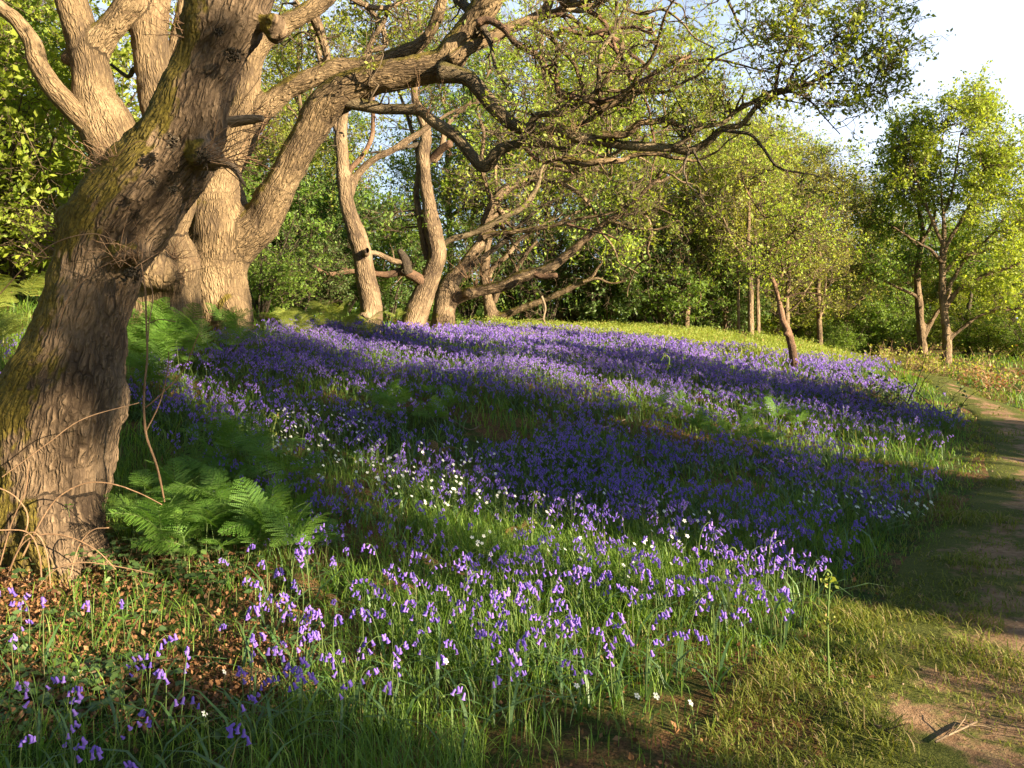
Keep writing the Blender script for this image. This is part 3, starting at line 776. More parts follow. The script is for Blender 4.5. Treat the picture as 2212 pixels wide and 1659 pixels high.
foliate(cb, [L2[k] for k in ('F', 'F2', 'F3', 'F4', 'F6', 'F9')], tipF[RNG.random(len(tipF)) < .8], .32, .055, k1=6, k2=3, per=4, bare=.25, r2=.004)
foliate(cb, [L2['F5'], L2['F7'], L2['F8']], np.concatenate([ell(at(1540, 430, 9.7), (.35, .5, .25), 9), ell(at(1760, 400, 9.3), (.5, .5, .2), 9)]), .3, .055, k1=5, k2=2, per=3, bare=.4, r2=.004)
foliate(cb, sk2, np.concatenate([ell(at(1330, 110, 10.2), (1.7, 1.3, .9), 40), ell(at(1500, 130, 9.9), (.9, .9, .8), 16), ell(at(1150, 190, 10.4), (1.0, 1, .9), 18), ell(at(860, 60, 12), (1.5, 1.5, .8), 18), ell(at(1250, -120, 11), (2.2, 1.8, .7), 24), ell(at(1650, -60, 9.8), (1.2, 1, .5), 16)]), .42, .050, k1=6, k2=3, per=4, bare=.45, r2=.004, rmax=.12)
part(cb, 'crown', [M['twig_bark'], M['leaf_oak']], oak2)
whiskers(oak2, [(560, 300, 11.9), (520, 340, 11.8), (540, 250, 12)], 8, .7, .5, (1, -.2, .25), .006)
whiskers(oak2, [(900, 235, 11), (925, 250, 11)], 9, .45, .3, (.5, -.3, 1), .005)
whiskers(oak2, [(1190, 300, 10.2), (1240, 290, 10)], 8, .3, .4, (0, -.3, 1), .004)

# ================================================================== 4. slender and spreading oaks behind the bluebells
def traced(name, label, base, limbs, lumps=(), thick=2, voxel=.04, bark='mid_bark', crown=None, ck=None, lm='leaf_oak', cat='tree', amp=.025):
    """limbs: (d0, d1, pts[, bark, capped]); the first `thick` ones fuse into the trunk, the rest are branches"""
    root = thing(name, label, cat, base)
    sk = []; fl = []
    for i, l in enumerate(limbs):
        P, R = limb(l[0], l[1], l[2], .08 if i < thick else .07, .2)
        sk.append((P, R))
        if i < thick: fl.append((P, R))
        else:
            cp = len(l) > 4 and l[4]
            if cp: P, R = cap(P, R)
            b = MB(); tubes(b, P, R, 9, ref=(0, 1, 0)); stubs(b, P, R, max(2, int(len(P) / 7))); part(b, 'branch', M[l[3] if len(l) > 3 else bark], root)
    part(fuse(fl, lumps, voxel, amp, .007), 'trunk', M[bark], root)
    if crown is not None:
        cb = MB(); foliate(cb, sk, np.concatenate(crown), **(ck or {}))
        part(cb, 'crown', [M['twig_bark'], M[lm]], root)
    return root, sk

CK = dict(cr=.75, size=.10, k1=6, k2=3, per=4, bare=.25, rmax=.16)
oak4, s4 = traced('oak_tree', 'slender sunlit oak with a hollow knot and a burr at its foot', at_d(803, 17), [
    (17, 17, [(803, 745, 66), (802, 713, 48), (801, 659, 48), (790, 604, 45), (783, 550, 42), (775, 520, 39), (757, 464, 36), (743, 399, 34), (739, 344, 32), (735, 290, 28), (742, 245, 25), (765, 190, 20), (800, 100, 17), (835, 30, 14), (850, -60, 10)]),
    (17, 17, [(757, 420, 22), (762, 395, 19), (793, 355, 18), (844, 326, 17), (891, 297, 16), (930, 270, 14), (990, 235, 10), (1050, 215, 6)]),
    (17, 16.8, [(750, 385, 14), (757, 366, 12), (783, 337, 11), (804, 290, 10), (806, 207, 8), (815, 150, 6)], 'red_bark'),
    (17, 16.8, [(735, 300, 16), (700, 190, 14), (690, 120, 12), (672, 60, 10), (640, 0, 8)]),
    (17, 17.2, [(800, 110, 13), (833, 95, 12), (820, 45, 11), (793, 18, 9), (770, -10, 7)])],
    [(at(784, 690, 16.7), (.17, .12, .17)), (at(792, 545, 16.7), (.10, .09, .12))], 2, .045, 'mid_bark', [ell(at(720, 40, 17.5), (2.2, 2, 1.3), 26), ell(at(860, 60, 17.5), (1.6, 1.6, 1.2), 18), ell(at(700, 330, 17.5), (.6, .9, .8), 6)], CK)
for px, py, r in ((782, 690, .07), (793, 541, .045)):
    b = MB(); c = at(px, py, 16.52); k = np.arange(14) / 14 * 6.283
    rim = np.stack([c[0] + np.cos(k) * r, np.full(14, c[1]) + .0, c[2] + np.sin(k) * r * 1.3], 1); ins = np.stack([c[0] + np.cos(k) * r * .55, np.full(14, c[1] + .05), c[2] + np.sin(k) * r * .8], 1)
    i = np.arange(14); b.add(np.vstack([rim, ins, c[None] + [[0, .06, 0]]]), q=np.stack([i, (i + 1) % 14, 14 + (i + 1) % 14, 14 + i], 1), t=np.stack([14 + i, 14 + (i + 1) % 14, np.full(14, 28)], 1))
    part(b, 'knot_hole', M['hollow'], oak4, 'dark hollow knot in the burr at the foot' if r > .06 else 'dark hollow knot halfway up the trunk')

oak5, s5 = traced('oak_tree', 'tall sunlit oak with curved trunk and a broken dead limb at its side', at_d(893, 19), [
    (19, 19, [(872, 745, 80), (889, 712, 62), (902, 666, 53), (928, 604, 43), (944, 550, 42), (937, 508, 40), (928, 453, 33), (918, 381, 27), (917, 326, 27), (920, 290, 26), (913, 254, 24), (895, 203, 18), (905, 120, 15), (906, 44, 12), (780, -30, 8)][:-1] + [(890, -40, 8)]),
    (19, 19.2, [(935, 350, 18), (952, 325, 17), (962, 280, 15), (982, 250, 13), (1018, 218, 11), (1060, 150, 7)]),
    (19.2, 19.3, [(925, 560, 18), (917, 530, 17), (906, 471, 15), (899, 417, 13), (904, 344, 12), (880, 250, 8), (850, 170, 5)]),
    (19, 18.7, [(930, 345, 14), (950, 325, 17), (972, 310, 18)], 'red_bark', True),
    (18.9, 18.4, [(918, 615, 30), (906, 604, 26), (873, 586, 20), (845, 592, 16), (822, 593, 13), (764, 586, 11), (710, 593, 11), (677, 575, 8)], 'red_bark'),
    (18.7, 18.5, [(880, 588, 24), (876, 568, 22), (872, 556, 20), (862, 542, 13)], 'dark_bark', True),
    (18.6, 18.2, [(872, 566, 12), (851, 564, 13), (820, 550, 11), (790, 543, 10)], 'mid_bark'),
    (19, 18.7, [(915, 310, 12), (880, 318, 9), (845, 325, 7), (800, 330, 4)], 'dark_bark')],
    [(at(872, 715, 18.8), (.25, .2, .12))], 2, .045, 'mid_bark', [ell(at(900, 10, 19.5), (2.0, 2, 1.3), 24), ell(at(1000, 180, 19.5), (1.0, 1.2, .9), 10), ell(at(850, 480, 19.5), (.7, .9, .7), 8)], CK, 'leaf_green')
oak6, s6 = traced('oak_tree', 'low forking oak on the rise with long sunlit limbs reaching right above the fern bank', at_d(966, 20), [
    (20, 20, [(957, 750, 78), (958, 712, 58), (962, 651, 48), (966, 625, 50), (985, 592, 30), (1011, 564, 27), (1036, 528, 26), (1045, 500, 23), (1051, 468, 22), (1069, 435, 26), (1098, 406, 24), (1145, 388, 20), (1185, 355, 18), (1214, 340, 13), (1265, 326, 9), (1330, 280, 5)]),
    (20, 18.8, [(966, 660, 40), (985, 645, 31), (1025, 630, 28), (1084, 619, 27), (1120, 601, 27), (1174, 586, 24), (1207, 564, 23), (1243, 535, 21), (1272, 510, 20), (1295, 490, 18), (1330, 468, 16), (1374, 431, 14), (1404, 402, 12), (1426, 378, 9), (1437, 350, 7), (1440, 315, 5)]),
    (19.2, 19, [(1155, 592, 14), (1172, 598, 13), (1202, 595, 12)], 'red_bark', True),
    (19.6, 18.8, [(955, 530, 12), (975, 517, 14), (1016, 506, 13), (1058, 486, 15), (1100, 463, 13), (1126, 449, 12), (1154, 415, 11), (1165, 390, 9), (1172, 360, 6), (1200, 330, 3)], 'limb_bark'),
    (19.8, 18.7, [(1044, 512, 14), (1061, 506, 12), (1115, 500, 11), (1171, 492, 10), (1214, 483, 9), (1256, 472, 8), (1321, 460, 5), (1350, 440, 3)], 'mid_bark'),
    (18.8, 18.5, [(1225, 484, 7), (1242, 489, 6.5), (1284, 500, 5.5), (1313, 508, 4.5), (1338, 520, 3)], 'red_bark'),
    (19, 18.6, [(1362, 444, 9), (1365, 410, 8), (1372, 395, 7), (1390, 385, 6), (1400, 360, 3)], 'dark_bark'),
    (19.9, 19.6, [(1066, 440, 12), (1050, 400, 11), (1040, 350, 10), (1045, 290, 8), (1030, 230, 6), (1040, 170, 4)], 'mid_bark'),
    (19.9, 19.3, [(1145, 388, 12), (1180, 392, 11), (1225, 388, 9), (1270, 370, 7), (1310, 350, 5), (1350, 320, 3)], 'limb_bark'),
    (20, 19.6, [(968, 640, 22), (1000, 590, 14), (1045, 555, 12), (1090, 520, 11), (1130, 480, 9), (1180, 440, 6), (1230, 420, 4)], 'dark_bark')],
    [(at(957, 690, 19.8), (.3, .25, .2)), (at(1010, 632, 19.6), .16)], 2, .05, 'mid_bark', [ell(at(1150, 420, 19.5), (1.9, 1.6, 1.0), 26), ell(at(1370, 420, 18.9), (1.1, 1.2, .9), 18), ell(at(1180, 220, 20), (2.0, 1.8, 1.1), 24), ell(at(1020, 430, 20), (.6, .8, .8), 8)], dict(cr=.7, size=.09, k1=7, k2=3, per=3, bare=.35, rmax=.16))
for i in range(14):
    kk, kr = (s6[0] if i % 3 else s6[1]); j = int(RNG.integers(len(kk) // 3, len(kk) - 4))
    p, r = grow(kk[j][None], np.array([[1.0, RNG.normal() * .4, RNG.normal() * .45 + .25]]), np.array([RNG.uniform(2.0, 4.5)]), [min(kr[j] * .6, .07)], [.010], 15, .26, .01)
    C_ = catmull(np.hstack([p[0], r[0][:, None]]), .08)
    b = MB(); tubes(b, C_[:, :3], C_[:, 3], 7); stubs(b, C_[:, :3], C_[:, 3], 8); part(b, 'branch', M['mid_bark'], oak6)
whiskers(oak6, [(1025, 620, 19.4), (1060, 612, 19.2), (1010, 600, 19.4)], 9, .7, .5, (.1, -.2, 1), .008)
oak7, s7 = traced('oak_tree', 'shaded oak behind the forking oak, its lowest limb sloping up to the right', at_d(1062, 24), [
    (24, 24, [(1070, 740, 60), (1067, 701, 42), (1058, 661, 28), (1050, 619, 25), (1048, 571, 22), (1052, 534, 17), (1066, 490, 14), (1075, 430, 12), (1070, 360, 10), (1085, 280, 7)]),
    (24, 22.5, [(1060, 700, 32), (1086, 681, 23), (1132, 664, 17), (1185, 644, 15), (1228, 624, 15), (1270, 605, 13), (1293, 576, 9), (1310, 550, 5)]),
    (22.8, 22.4, [(1260, 608, 8), (1290, 602, 6), (1320, 612, 5), (1352, 607, 4)], 'mid_bark'),
    (24, 23.6, [(1055, 600, 14), (1067, 576, 12), (1095, 551, 11), (1120, 520, 10), (1143, 503, 8), (1200, 470, 4)], 'mid_bark'),
    (24, 23.4, [(1066, 650, 16), (1080, 620, 13), (1110, 590, 12), (1135, 550, 10), (1160, 520, 6)], 'mid_bark'),
    (23, 22.8, [(1170, 640, 6), (1178, 665, 5), (1174, 690, 4), (1184, 706, 3)], 'dead_wood')],
    (), 2, .055, 'mid_bark', [ell(at(1080, 330, 24.5), (2.5, 2, 1.8), 26), ell(at(1300, 540, 22.8), (.9, 1, .5), 8)], dict(cr=.8, size=.11, k1=6, k2=3, per=5, bare=.2, rmax=.16), 'leaf_yellow')

# ================================================================== 5. the small leaning tree at the edge of the bluebells
hwt, s8 = traced('hawthorn_tree', 'small thin tree leaning left at the edge of the bluebells, bark stripped along one side', at_d(1717, 16), [
    (16, 16, [(1718, 825, 26), (1717, 793, 21), (1713, 760, 18), (1706, 731, 18), (1700, 710, 15), (1691, 691, 14), (1684, 655, 12), (1673, 615, 11), (1662, 586, 10), (1659, 550, 9.5), (1652, 520, 8.5), (1651, 435, 7), (1644, 392, 5), (1633, 355, 3.5), (1638, 310, 2)]),
    (16, 15.7, [(1660, 560, 8), (1666, 537, 7), (1691, 522, 6.5), (1724, 489, 5), (1740, 460, 3), (1750, 420, 2)]),
    (16, 16.3, [(1675, 620, 7), (1690, 590, 6), (1688, 560, 5), (1700, 530, 4), (1705, 480, 2.5)]),
    (16, 15.6, [(1652, 470, 5), (1630, 440, 4), (1612, 410, 3), (1600, 370, 2)]),
    (16, 16.3, [(1661, 575, 6), (1640, 540, 4), (1615, 520, 3), (1580, 500, 2)]),
    (16, 15.8, [(1682, 650, 5), (1705, 640, 4), (1740, 632, 3), (1790, 640, 1.5)])],
    [(at(1700, 722, 15.9), (.09, .07, .05))], 1, .03, 'red_bark', [ell(at(1650, 470, 16), (1.4, 1.2, 1.4), 36), ell(at(1770, 520, 15.8), (1.0, 1, .7), 16), ell(at(1600, 560, 16.2), (.7, .8, .5), 12), ell(at(1640, 340, 16), (.8, .8, .6), 16)], dict(cr=.42, size=.055, k1=6, k2=3, per=4, bare=.1, r2=.004, rmax=.1), 'leaf_yellow', amp=.012)

# ================================================================== 6. the pair of trees right of the path
oakR1, s9 = traced('oak_tree', 'forked tree with dark crown, left one of the pair at the far path bend', at_d(1995, 29), [
    (29, 29, [(1999, 800, 30), (1996, 771, 21), (1989, 713, 18), (1985, 648, 17), (1981, 590, 15), (1988, 540, 13), (1994, 500, 12), (1985, 450, 10), (1990, 380, 7), (1980, 320, 4)]),
    (29, 28.6, [(1996, 725, 14), (2006, 705, 12), (2025, 675, 10), (2045, 650, 8), (2060, 600, 6), (2090, 560, 3)]),
    (29, 28, [(1984, 650, 9), (1974, 637, 7.5), (1941, 622, 6), (1902, 604, 4.5), (1860, 600, 3), (1830, 580, 2)]),
    (29, 29.5, [(1988, 540, 8), (1960, 510, 7), (1930, 490, 5), (1890, 470, 3)]),
    (29, 28.4, [(1992, 520, 8), (2010, 490, 7), (2020, 450, 5), (2000, 400, 3)]),
    (29, 28.4, [(1983, 600, 7), (1950, 585, 5), (1915, 560, 4), (1880, 555, 2)])],
    (), 2, .045, 'mid_bark', [ell(at(1940, 440, 29), (2.4, 2.2, 2.0), 55), ell(at(1990, 520, 28.5), (1.8, 1.8, 1.0), 26), ell(at(1890, 570, 28.2), (1.0, 1.2, .7), 14)], dict(cr=.75, size=.11, k1=7, k2=3, per=6, rmax=.12), 'leaf_green')
oakR2, s10 = traced('oak_tree', 'tall airy yellow green tree with fanned branches, right one of the path pair', at_d(2044, 27), [
    (27, 27, [(2046, 815, 30), (2043, 783, 21), (2045, 731, 19), (2039, 670, 17), (2036, 600, 15), (2037, 540, 13), (2039, 489, 10), (2034, 417, 7), (2032, 345, 5), (2040, 270, 3)]),
    (27, 26, [(2046, 740, 13), (2054, 730, 12), (2079, 709, 11), (2105, 688, 10), (2141, 673, 8), (2212, 664, 6), (2290, 640, 4)]),
    (27, 26.2, [(2041, 670, 11), (2052, 650, 10), (2076, 622, 9), (2123, 597, 8), (2177, 579, 7), (2215, 560, 6), (2290, 520, 3)]),
    (27, 27.6, [(2038, 640, 9), (2060, 600, 8), (2085, 560, 7), (2130, 520, 6), (2170, 470, 4), (2200, 420, 2)]),
    (27, 26.6, [(2036, 560, 9), (2050, 520, 8), (2080, 470, 7), (2110, 410, 5), (2130, 350, 3)]),
    (27, 27, [(2037, 530, 8), (2015, 480, 7), (1995, 430, 5), (1975, 370, 4), (1960, 310, 2)]),
    (27, 27.4, [(2036, 470, 6), (2055, 420, 5), (2065, 360, 4), (2075, 290, 2)]),
    (27, 26.3, [(2037, 570, 8), (2010, 540, 6), (1975, 520, 4), (1930, 490, 2)]),
    (27, 26.5, [(2038, 590, 8), (2075, 555, 7), (2120, 545, 5), (2180, 510, 3), (2230, 480, 2)])],
    (), 2, .045, 'mid_bark', [ell(at(2060, 320, 27), (2.7, 2.3, 2.1), 95, shell=.2), ell(at(2140, 470, 26.6), (1.9, 1.8, 1.4), 48), ell(at(1980, 300, 27), (1.0, 1.2, .9), 22), ell(at(2180, 600, 26), (1.4, 1.4, .6), 22), ell(at(2085, 230, 27), (1.0, 1, .8), 20), ell(at(1960, 380, 27.4), (1.0, 1.2, 1.2), 24), ell(at(2190, 350, 27), (1.0, 1.2, 1.2), 26)], dict(cr=.65, size=.10, k1=7, k2=3, per=7, bare=.04, rmax=.12), 'leaf_yellow')
# ================================================================== 7. the wood behind: a few kinds of tree, each copied
def variant_oak(leaf, h=12.0, per=6, bare=.05, size=.12, n=170, lean=.05, bark='mid_bark'):
    sk = skel_tree(h, .20, (lean, 0), 11, .28, lambda s: .42 * (1 - .55 * s), .7, .05)
    C = clumps_in((0, 0, h * .60), (h * .34, h * .34, h * .40), n, .3, .02, RNG.random() * 90)
    return proc_tree('oak_tree', bark, leaf, sk, C, cr=.85, size=size, k1=7, k2=3, per=per, bare=bare, rmax=.12, r2=.008)
def variant_slim(leaf, h=10.0, per=5, bare=.15, size=.085, n=150, bark='mid_bark'):
    sk = skel_tree(h, .11, (RNG.normal() * .05, 0), 16, .18, lambda s: .30 * (1 - .6 * s), 1.1, .04, subs=3)
    C = clumps_in((0, 0, h * .56), (h * .24, h * .24, h * .44), n, .15, .0, RNG.random() * 90)
    return proc_tree('young_tree', bark, leaf, sk, C, cr=.7, size=size, k1=7, k2=3, per=per, bare=bare, rmax=.07, r2=.006)
def variant_shrub(name, leaf, h=4.0, stems=9, per=6, bare=.05, size=.085, n=120, bark='dark_bark', wide=.5):
    sk = []
    for i in range(stems):
        th = i * 2.4; D = np.array([math.cos(th) * .38, math.sin(th) * .38, 1.0])
        S = np.array([math.cos(th) * .12, math.sin(th) * .12, -.1]) * RNG.random()
        p, q = grow(S[None], D[None], np.array([h * (.65 + .35 * RNG.random())]), [.022 + .02 * RNG.random()], [.007], 9, .09, .02)
        sk.append((p[0], q[0]))
        s2, d2, q2 = kids(p, q, 4, .3, .9); p2, r2 = grow(s2, d2, h * .28 * (.5 + RNG.random(len(s2))), q2 * .6, np.full(len(s2), .005), 5, .2, .03)
        sk += [(p2[j], r2[j]) for j in range(len(s2))]
    C = clumps_in((0, 0, h * .55), (h * wide, h * wide, h * .5), n, .2, -.05, RNG.random() * 90)
    C = C[C[:, 2] > .25]
    root = thing(name, '', 'shrub')
    tb = MB()
    for P, R in sk: tubes(tb, P, R, 5 if R[0] > .015 else 3)
    tb.obj('stems' if False else 'trunk', M[bark], root)
    cb = MB(); foliate(cb, sk, C, cr=.5, size=size, k1=6, k2=3, per=per, bare=bare, rmax=.05, r2=.005)
    cb.obj('crown', [M['twig_bark'], M[leaf]], root)
    return root

V = {
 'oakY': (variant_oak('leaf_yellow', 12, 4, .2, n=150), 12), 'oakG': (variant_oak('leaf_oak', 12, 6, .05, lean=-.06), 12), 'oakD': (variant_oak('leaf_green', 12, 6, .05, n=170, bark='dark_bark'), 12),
 'slimY': (variant_slim('leaf_yellow'), 10), 'slimO': (variant_slim('leaf_olive', per=4), 10), 'slimG': (variant_slim('leaf_oak'), 10),
 'hazel': (variant_shrub('hazel_shrub', 'leaf_oak', 4.0, 10), 4), 'hazelG': (variant_shrub('hazel_shrub', 'leaf_green', 4.0, 12, n=110), 4), 'thorn': (variant_shrub('thorn_thicket', 'leaf_dark', 3.6, 14, per=4, bare=.3, n=100, wide=.6), 3.6),
 'holly': (variant_shrub('holly_bush', 'leaf_dark', 4.0, 6, per=9, n=140, wide=.42), 4), 'willow': (variant_shrub('pale_shrub', 'leaf_green', 3.0, 12, per=7, n=110, wide=.55), 3.0)}
USED = set()
def plant(v, px, d, h, label, group=None, wide=1.0, rz=None, xy=None, dz=0.0):
    root, h0 = V[v]
    loc = at_d(px, d) if xy is None else np.array([xy[0], xy[1], float(ground_z(xy[0], xy[1]))])
    loc = loc - np.array([0, 0, .05 - dz])
    s = h / h0; sc3 = (s * wide, s * wide, s)
    rz = RNG.random() * 6.28 if rz is None else rz
    if v in USED: o = copy_tree(root, loc, rz, sc3, label, group)
    else:
        USED.add(v); o = root; o.location = [float(c) for c in loc]; o.rotation_euler = (0, 0, rz); o.scale = sc3; o['label'] = label
        if group: o['group'] = group
    return o

# left edge: sunlit leafy growth beyond the leaning oak
gl = 'leafy hazels at the left edge beyond the leaning oak'
for px, d, h, v in ((20, 12.5, 4.6, 'hazel'), (-90, 11.5, 4.2, 'hazel'), (110, 15, 3.6, 'hazel'), (60, 17.5, 4.0, 'hazelG'), (-70, 15, 5.6, 'hazelG')):
    plant(v, px, d, h, 'leafy green hazel growing behind the leaning oak at the left edge of the picture', gl)
gt = 'tall leafy trees behind the oaks on the left'
for px, d, h, v in ((-120, 18, 11, 'oakG'), (-260, 17, 12, 'oakD'), (30, 24, 10.5, 'slimG'),):
    plant(v, px, d, h, 'tall leafy tree filling the sky gaps behind the leaning oak on the left', gt)
# the dark trunk at the very left
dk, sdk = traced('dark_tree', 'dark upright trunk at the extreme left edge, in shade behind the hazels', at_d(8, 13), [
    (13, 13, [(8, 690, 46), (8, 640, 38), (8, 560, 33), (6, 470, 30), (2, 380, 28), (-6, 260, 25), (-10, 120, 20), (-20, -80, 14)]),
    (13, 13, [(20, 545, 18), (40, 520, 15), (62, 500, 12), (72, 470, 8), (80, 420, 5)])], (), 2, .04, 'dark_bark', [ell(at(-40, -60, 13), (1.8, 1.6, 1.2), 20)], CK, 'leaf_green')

# middle: the belt behind the oaks
gm = 'trees of the belt behind the sunlit oaks'
for px, d, h, v in ((455, 27, 12, 'oakG'), (655, 31, 9.0, 'oakD'), (970, 35, 15, 'slimG'), (1010, 32, 10, 'oakD'), (1130, 34, 16, 'oakY'), (1290, 30, 12.5, 'oakY'), (1390, 34, 14, 'oakG'), (600, 36, 12, 'oakG'), (640, 26, 12, 'slimG'), (1210, 27, 13, 'slimY')):
    plant(v, px, d, h, 'leafy tree in the belt seen between the limbs of the sunlit oaks', gm)
gy = 'yellow green trees above the fern bank'
for px, d, h, v in ((1440, 28, 11.0, 'oakY'), (1520, 31, 10.5, 'slimY'), (1560, 27, 8.6, 'slimG'), (1590, 34, 10.2, 'oakY'), (1680, 30, 9.0, 'slimO'), (1740, 33, 9.4, 'oakY'), (1770, 28, 7.6, 'slimO'), (1830, 35, 8.2, 'slimO'), (1640, 38, 10.5, 'oakG'), (1700, 25.5, 6.8, 'slimO'), (1480, 25.5, 7.4, 'slimG')):
    plant(v, px, d, h, 'airy yellow green tree rising behind the fern bank', gy, 1.15)
gs = 'dark shrubs along the back of the fern bank'
for px, d, h, v in ((560, 17, 2.6, 'hazelG'), (620, 21, 3.6, 'hazelG'), (690, 22, 3.8, 'holly'), (740, 24, 4.2, 'hazelG'), (840, 25, 3.6, 'holly'), (650, 18.5, 2.0, 'thorn'), (1010, 27, 3.6, 'hazelG'), (1120, 27, 4.0, 'thorn'), (1180, 26, 4.0, 'thorn'), (1240, 27, 4.2, 'thorn'), (1310, 26, 4.0, 'holly'), (1370, 27, 4.4, 'thorn'), (1440, 26, 4.0, 'hazelG'), (1500, 28, 4.4, 'thorn'), (1560, 27, 3.6, 'holly'), (1610, 30, 4.0, 'hazelG'), (1690, 30, 3.6, 'hazel'), (470, 22, 4.0, 'hazelG'), (560, 27, 5.5, 'holly')):
    plant(v, px, d, h, 'shady shrub at the back of the rise among the oak trunks and fern bank', gs, 1.15)
gr = 'trees beyond the far bend of the path'
for px, d, h, v in ((1880, 40, 7.5, 'oakY'), (1950, 44, 8.5, 'oakG'), (2030, 42, 7.0, 'oakG'), (2110, 38, 6.6, 'oakY'), (2190, 36, 6.8, 'oakD'), (2260, 34, 7.2, 'oakY'), (1800, 42, 8.5, 'oakG'), (2160, 46, 8.5, 'oakG')):
    plant(v, px, d, h, 'leafy tree closing the view beyond the far bend of the path', gr, 1.2)
gb = 'shrubs beyond the far bend of the path'
for px, d, h, v in ((1780, 36, 2.6, 'hazel'), (1835, 37, 3.4, 'hazelG'), (1960, 36, 3.0, 'hazelG'), (2090, 34, 2.6, 'hazel'), (2140, 32, 2.4, 'hazelG'), (2200, 31, 2.6, 'hazel'), (2240, 29, 2.2, 'hazelG'), (1750, 30, 1.5, 'willow'), (1810, 33, 1.6, 'willow'), (2060, 38, 3.4, 'holly'), (2000, 39, 3.6, 'hazel')):
    plant(v, px, d, h, 'shrub at the far end of the path, below the trees on the right', gb, 1.3)
plant('willow', 1905, 34, 3.0, 'pale rounded shrub by the far bend of the path, left of the tree pair', None, 1.0)
# three upright trunks left of the small tree
for px, d, w, lab in ((1622, 24, 15, 'upright trunk, thickest of the three standing left of the small leaning tree'), (1638, 24.6, 11, 'slim grey trunk touching the thickest one, nearest to the small leaning tree'), (1596, 25, 9, 'thin trunk, leftmost of the three left of the small leaning tree')):
    traced('young_tree', lab, at_d(px, d), [(d, d, [(px + 1, 765, w * 1.5), (px, 728, w), (px - 1, 660, w * .93), (px - 2, 600, w * .85), (px - 6, 520, w * .7), (px - 4, 430, w * .5), (px - 12, 330, w * .25)]),
        (d, d - .5, [(px - 3, 570, w * .5), (px - 35, 530, w * .35), (px - 60, 470, w * .2)]), (d, d - .6, [(px - 3, 600, w * .5), (px + 30, 560, w * .35), (px + 60, 500, w * .2)])], (), 1, .04, 'mid_bark', [ell(at(px - 10, 440, d), (1.3, 1.3, 1.5), 34)], dict(cr=.6, size=.085, k1=6, k2=3, per=4, bare=.15, rmax=.08), 'leaf_olive', amp=.008)
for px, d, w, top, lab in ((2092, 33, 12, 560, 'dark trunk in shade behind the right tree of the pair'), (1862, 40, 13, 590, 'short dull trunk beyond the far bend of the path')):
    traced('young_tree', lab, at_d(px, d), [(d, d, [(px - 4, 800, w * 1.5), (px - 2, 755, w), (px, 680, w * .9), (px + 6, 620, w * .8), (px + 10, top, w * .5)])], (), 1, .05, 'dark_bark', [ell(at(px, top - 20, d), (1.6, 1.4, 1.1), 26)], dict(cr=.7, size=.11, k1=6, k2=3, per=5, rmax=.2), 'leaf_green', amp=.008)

# far-off wood, one mass
mb = MB(); n = 26000
th = RNG.uniform(-.85, .85, n); dd = RNG.uniform(50, 85, n); x = np.sin(th) * dd; y = np.cos(th) * dd
top = 2.2 + 2.6 * vnoise(x, y * .2, .12, 5) + 1.5 * (x > 12)
z = RNG.random(n) ** 1.1 * top + ground_z(x, y)
leaves(mb, np.stack([x, y, z], 1), .55, wid=.7)
tag(mb.obj('far_wood', M['leaf_green']), 'far wood seen as one green mass low between the trunks', 'woods', kind='stuff')

# trees standing right of the camera, beyond the path; their shade lies over the meadow
gc = 'trees right of the path outside the view'
def shade_tree(h, cz, rad, n):
    sk = skel_tree(h, .16, (0, 0), 10, .35, lambda s: .25, .8, .03)
    return proc_tree('oak_tree', 'dark_bark', 'leaf_green', sk, clumps_in((0, 0, cz), rad, n, .1, -.1), cr=.8, size=.17, k1=7, k2=3, per=7, rmax=.1, r2=.008, wid=.6)
V['full'] = (shade_tree(8.0, 3.9, (2.4, 2.4, 3.7), 105), 8)
V['high'] = (shade_tree(11.0, 8.6, (2.0, 2.0, 2.1), 60), 11)
V['airy'] = (shade_tree(11.0, 8.6, (2.0, 2.0, 2.1), 14), 11)
CAST = [(-13, 7.4, 9.0, 'full', .80), (-13.5, 6.1, 9.2, 'full', .5), (-13, 4.0, 8.3, 'high', .55), (-13, 12.7, 7.6, 'full', .95), (-9.0, 1.75, 4.0, 'full', .85), (-13.5, 2.7, 10.8, 'airy', .6), (-10.5, 2.2, 4.3, 'full', .75), (-13, 10.7, 10.6, 'high', .5), (-12, -.4, 5.0, 'full', .6)]
gback = 'trees behind the camera'
for x_, y_, h in ((-10, -8, 12), (-4, -12, 13), (-15, 0, 12), (3, -15, 13), (-14, -14, 14), (-20, -5, 14), (8, -22, 13), (-6, -20, 14), (-13.5, 5.5, 11)):
    plant('oakD', 0, 0, h, 'leafy oak standing behind the camera', gback, xy=(x_, y_))
for u, v_, h, kind, wd in CAST:
    plant(kind, 0, 0, h, 'leafy tree right of the path, shading the bluebells', gc, wd, xy=uv_xy(u, v_))
for k_, (o_, h_) in V.items():
    if k_ not in USED: print('UNUSED', k_)
# ================================================================== 8. the meadow
def wedge(n, d0, d1, x0=-260, x1=2480):
    d = np.sqrt(RNG.uniform(d0 * d0, d1 * d1, n)); px = RNG.uniform(x0, x1, n)
    x = (px - W0 / 2) / F * d
    return x, d
def area(d0, d1, x0=-260, x1=2480): return (d1 * d1 - d0 * d0) / 2 * (x1 - x0) / F
def fz(px, py, x, y, a=150, b=60):
    return px + a * (vnoise(x, y, 1.3, 61) - .5) * 2 * np.clip((py - 650) / 300, .1, 1.2) + .4 * a * (vnoise(x, y, 4.1, 62) - .5), py + b * (vnoise(x, y, 1.1, 63) - .5) * 2 * np.clip((py - 700) / 300, .15, 1.2)
TRUNKS = [(base1[0], 5.2, .45), (*at_d(482, 12)[:2], .6), (*at_d(347, 10.6)[:2], .6), (*at_d(803, 17)[:2], .25), (*at_d(889, 19)[:2], .4), (*at_d(960, 20)[:2], .35)]
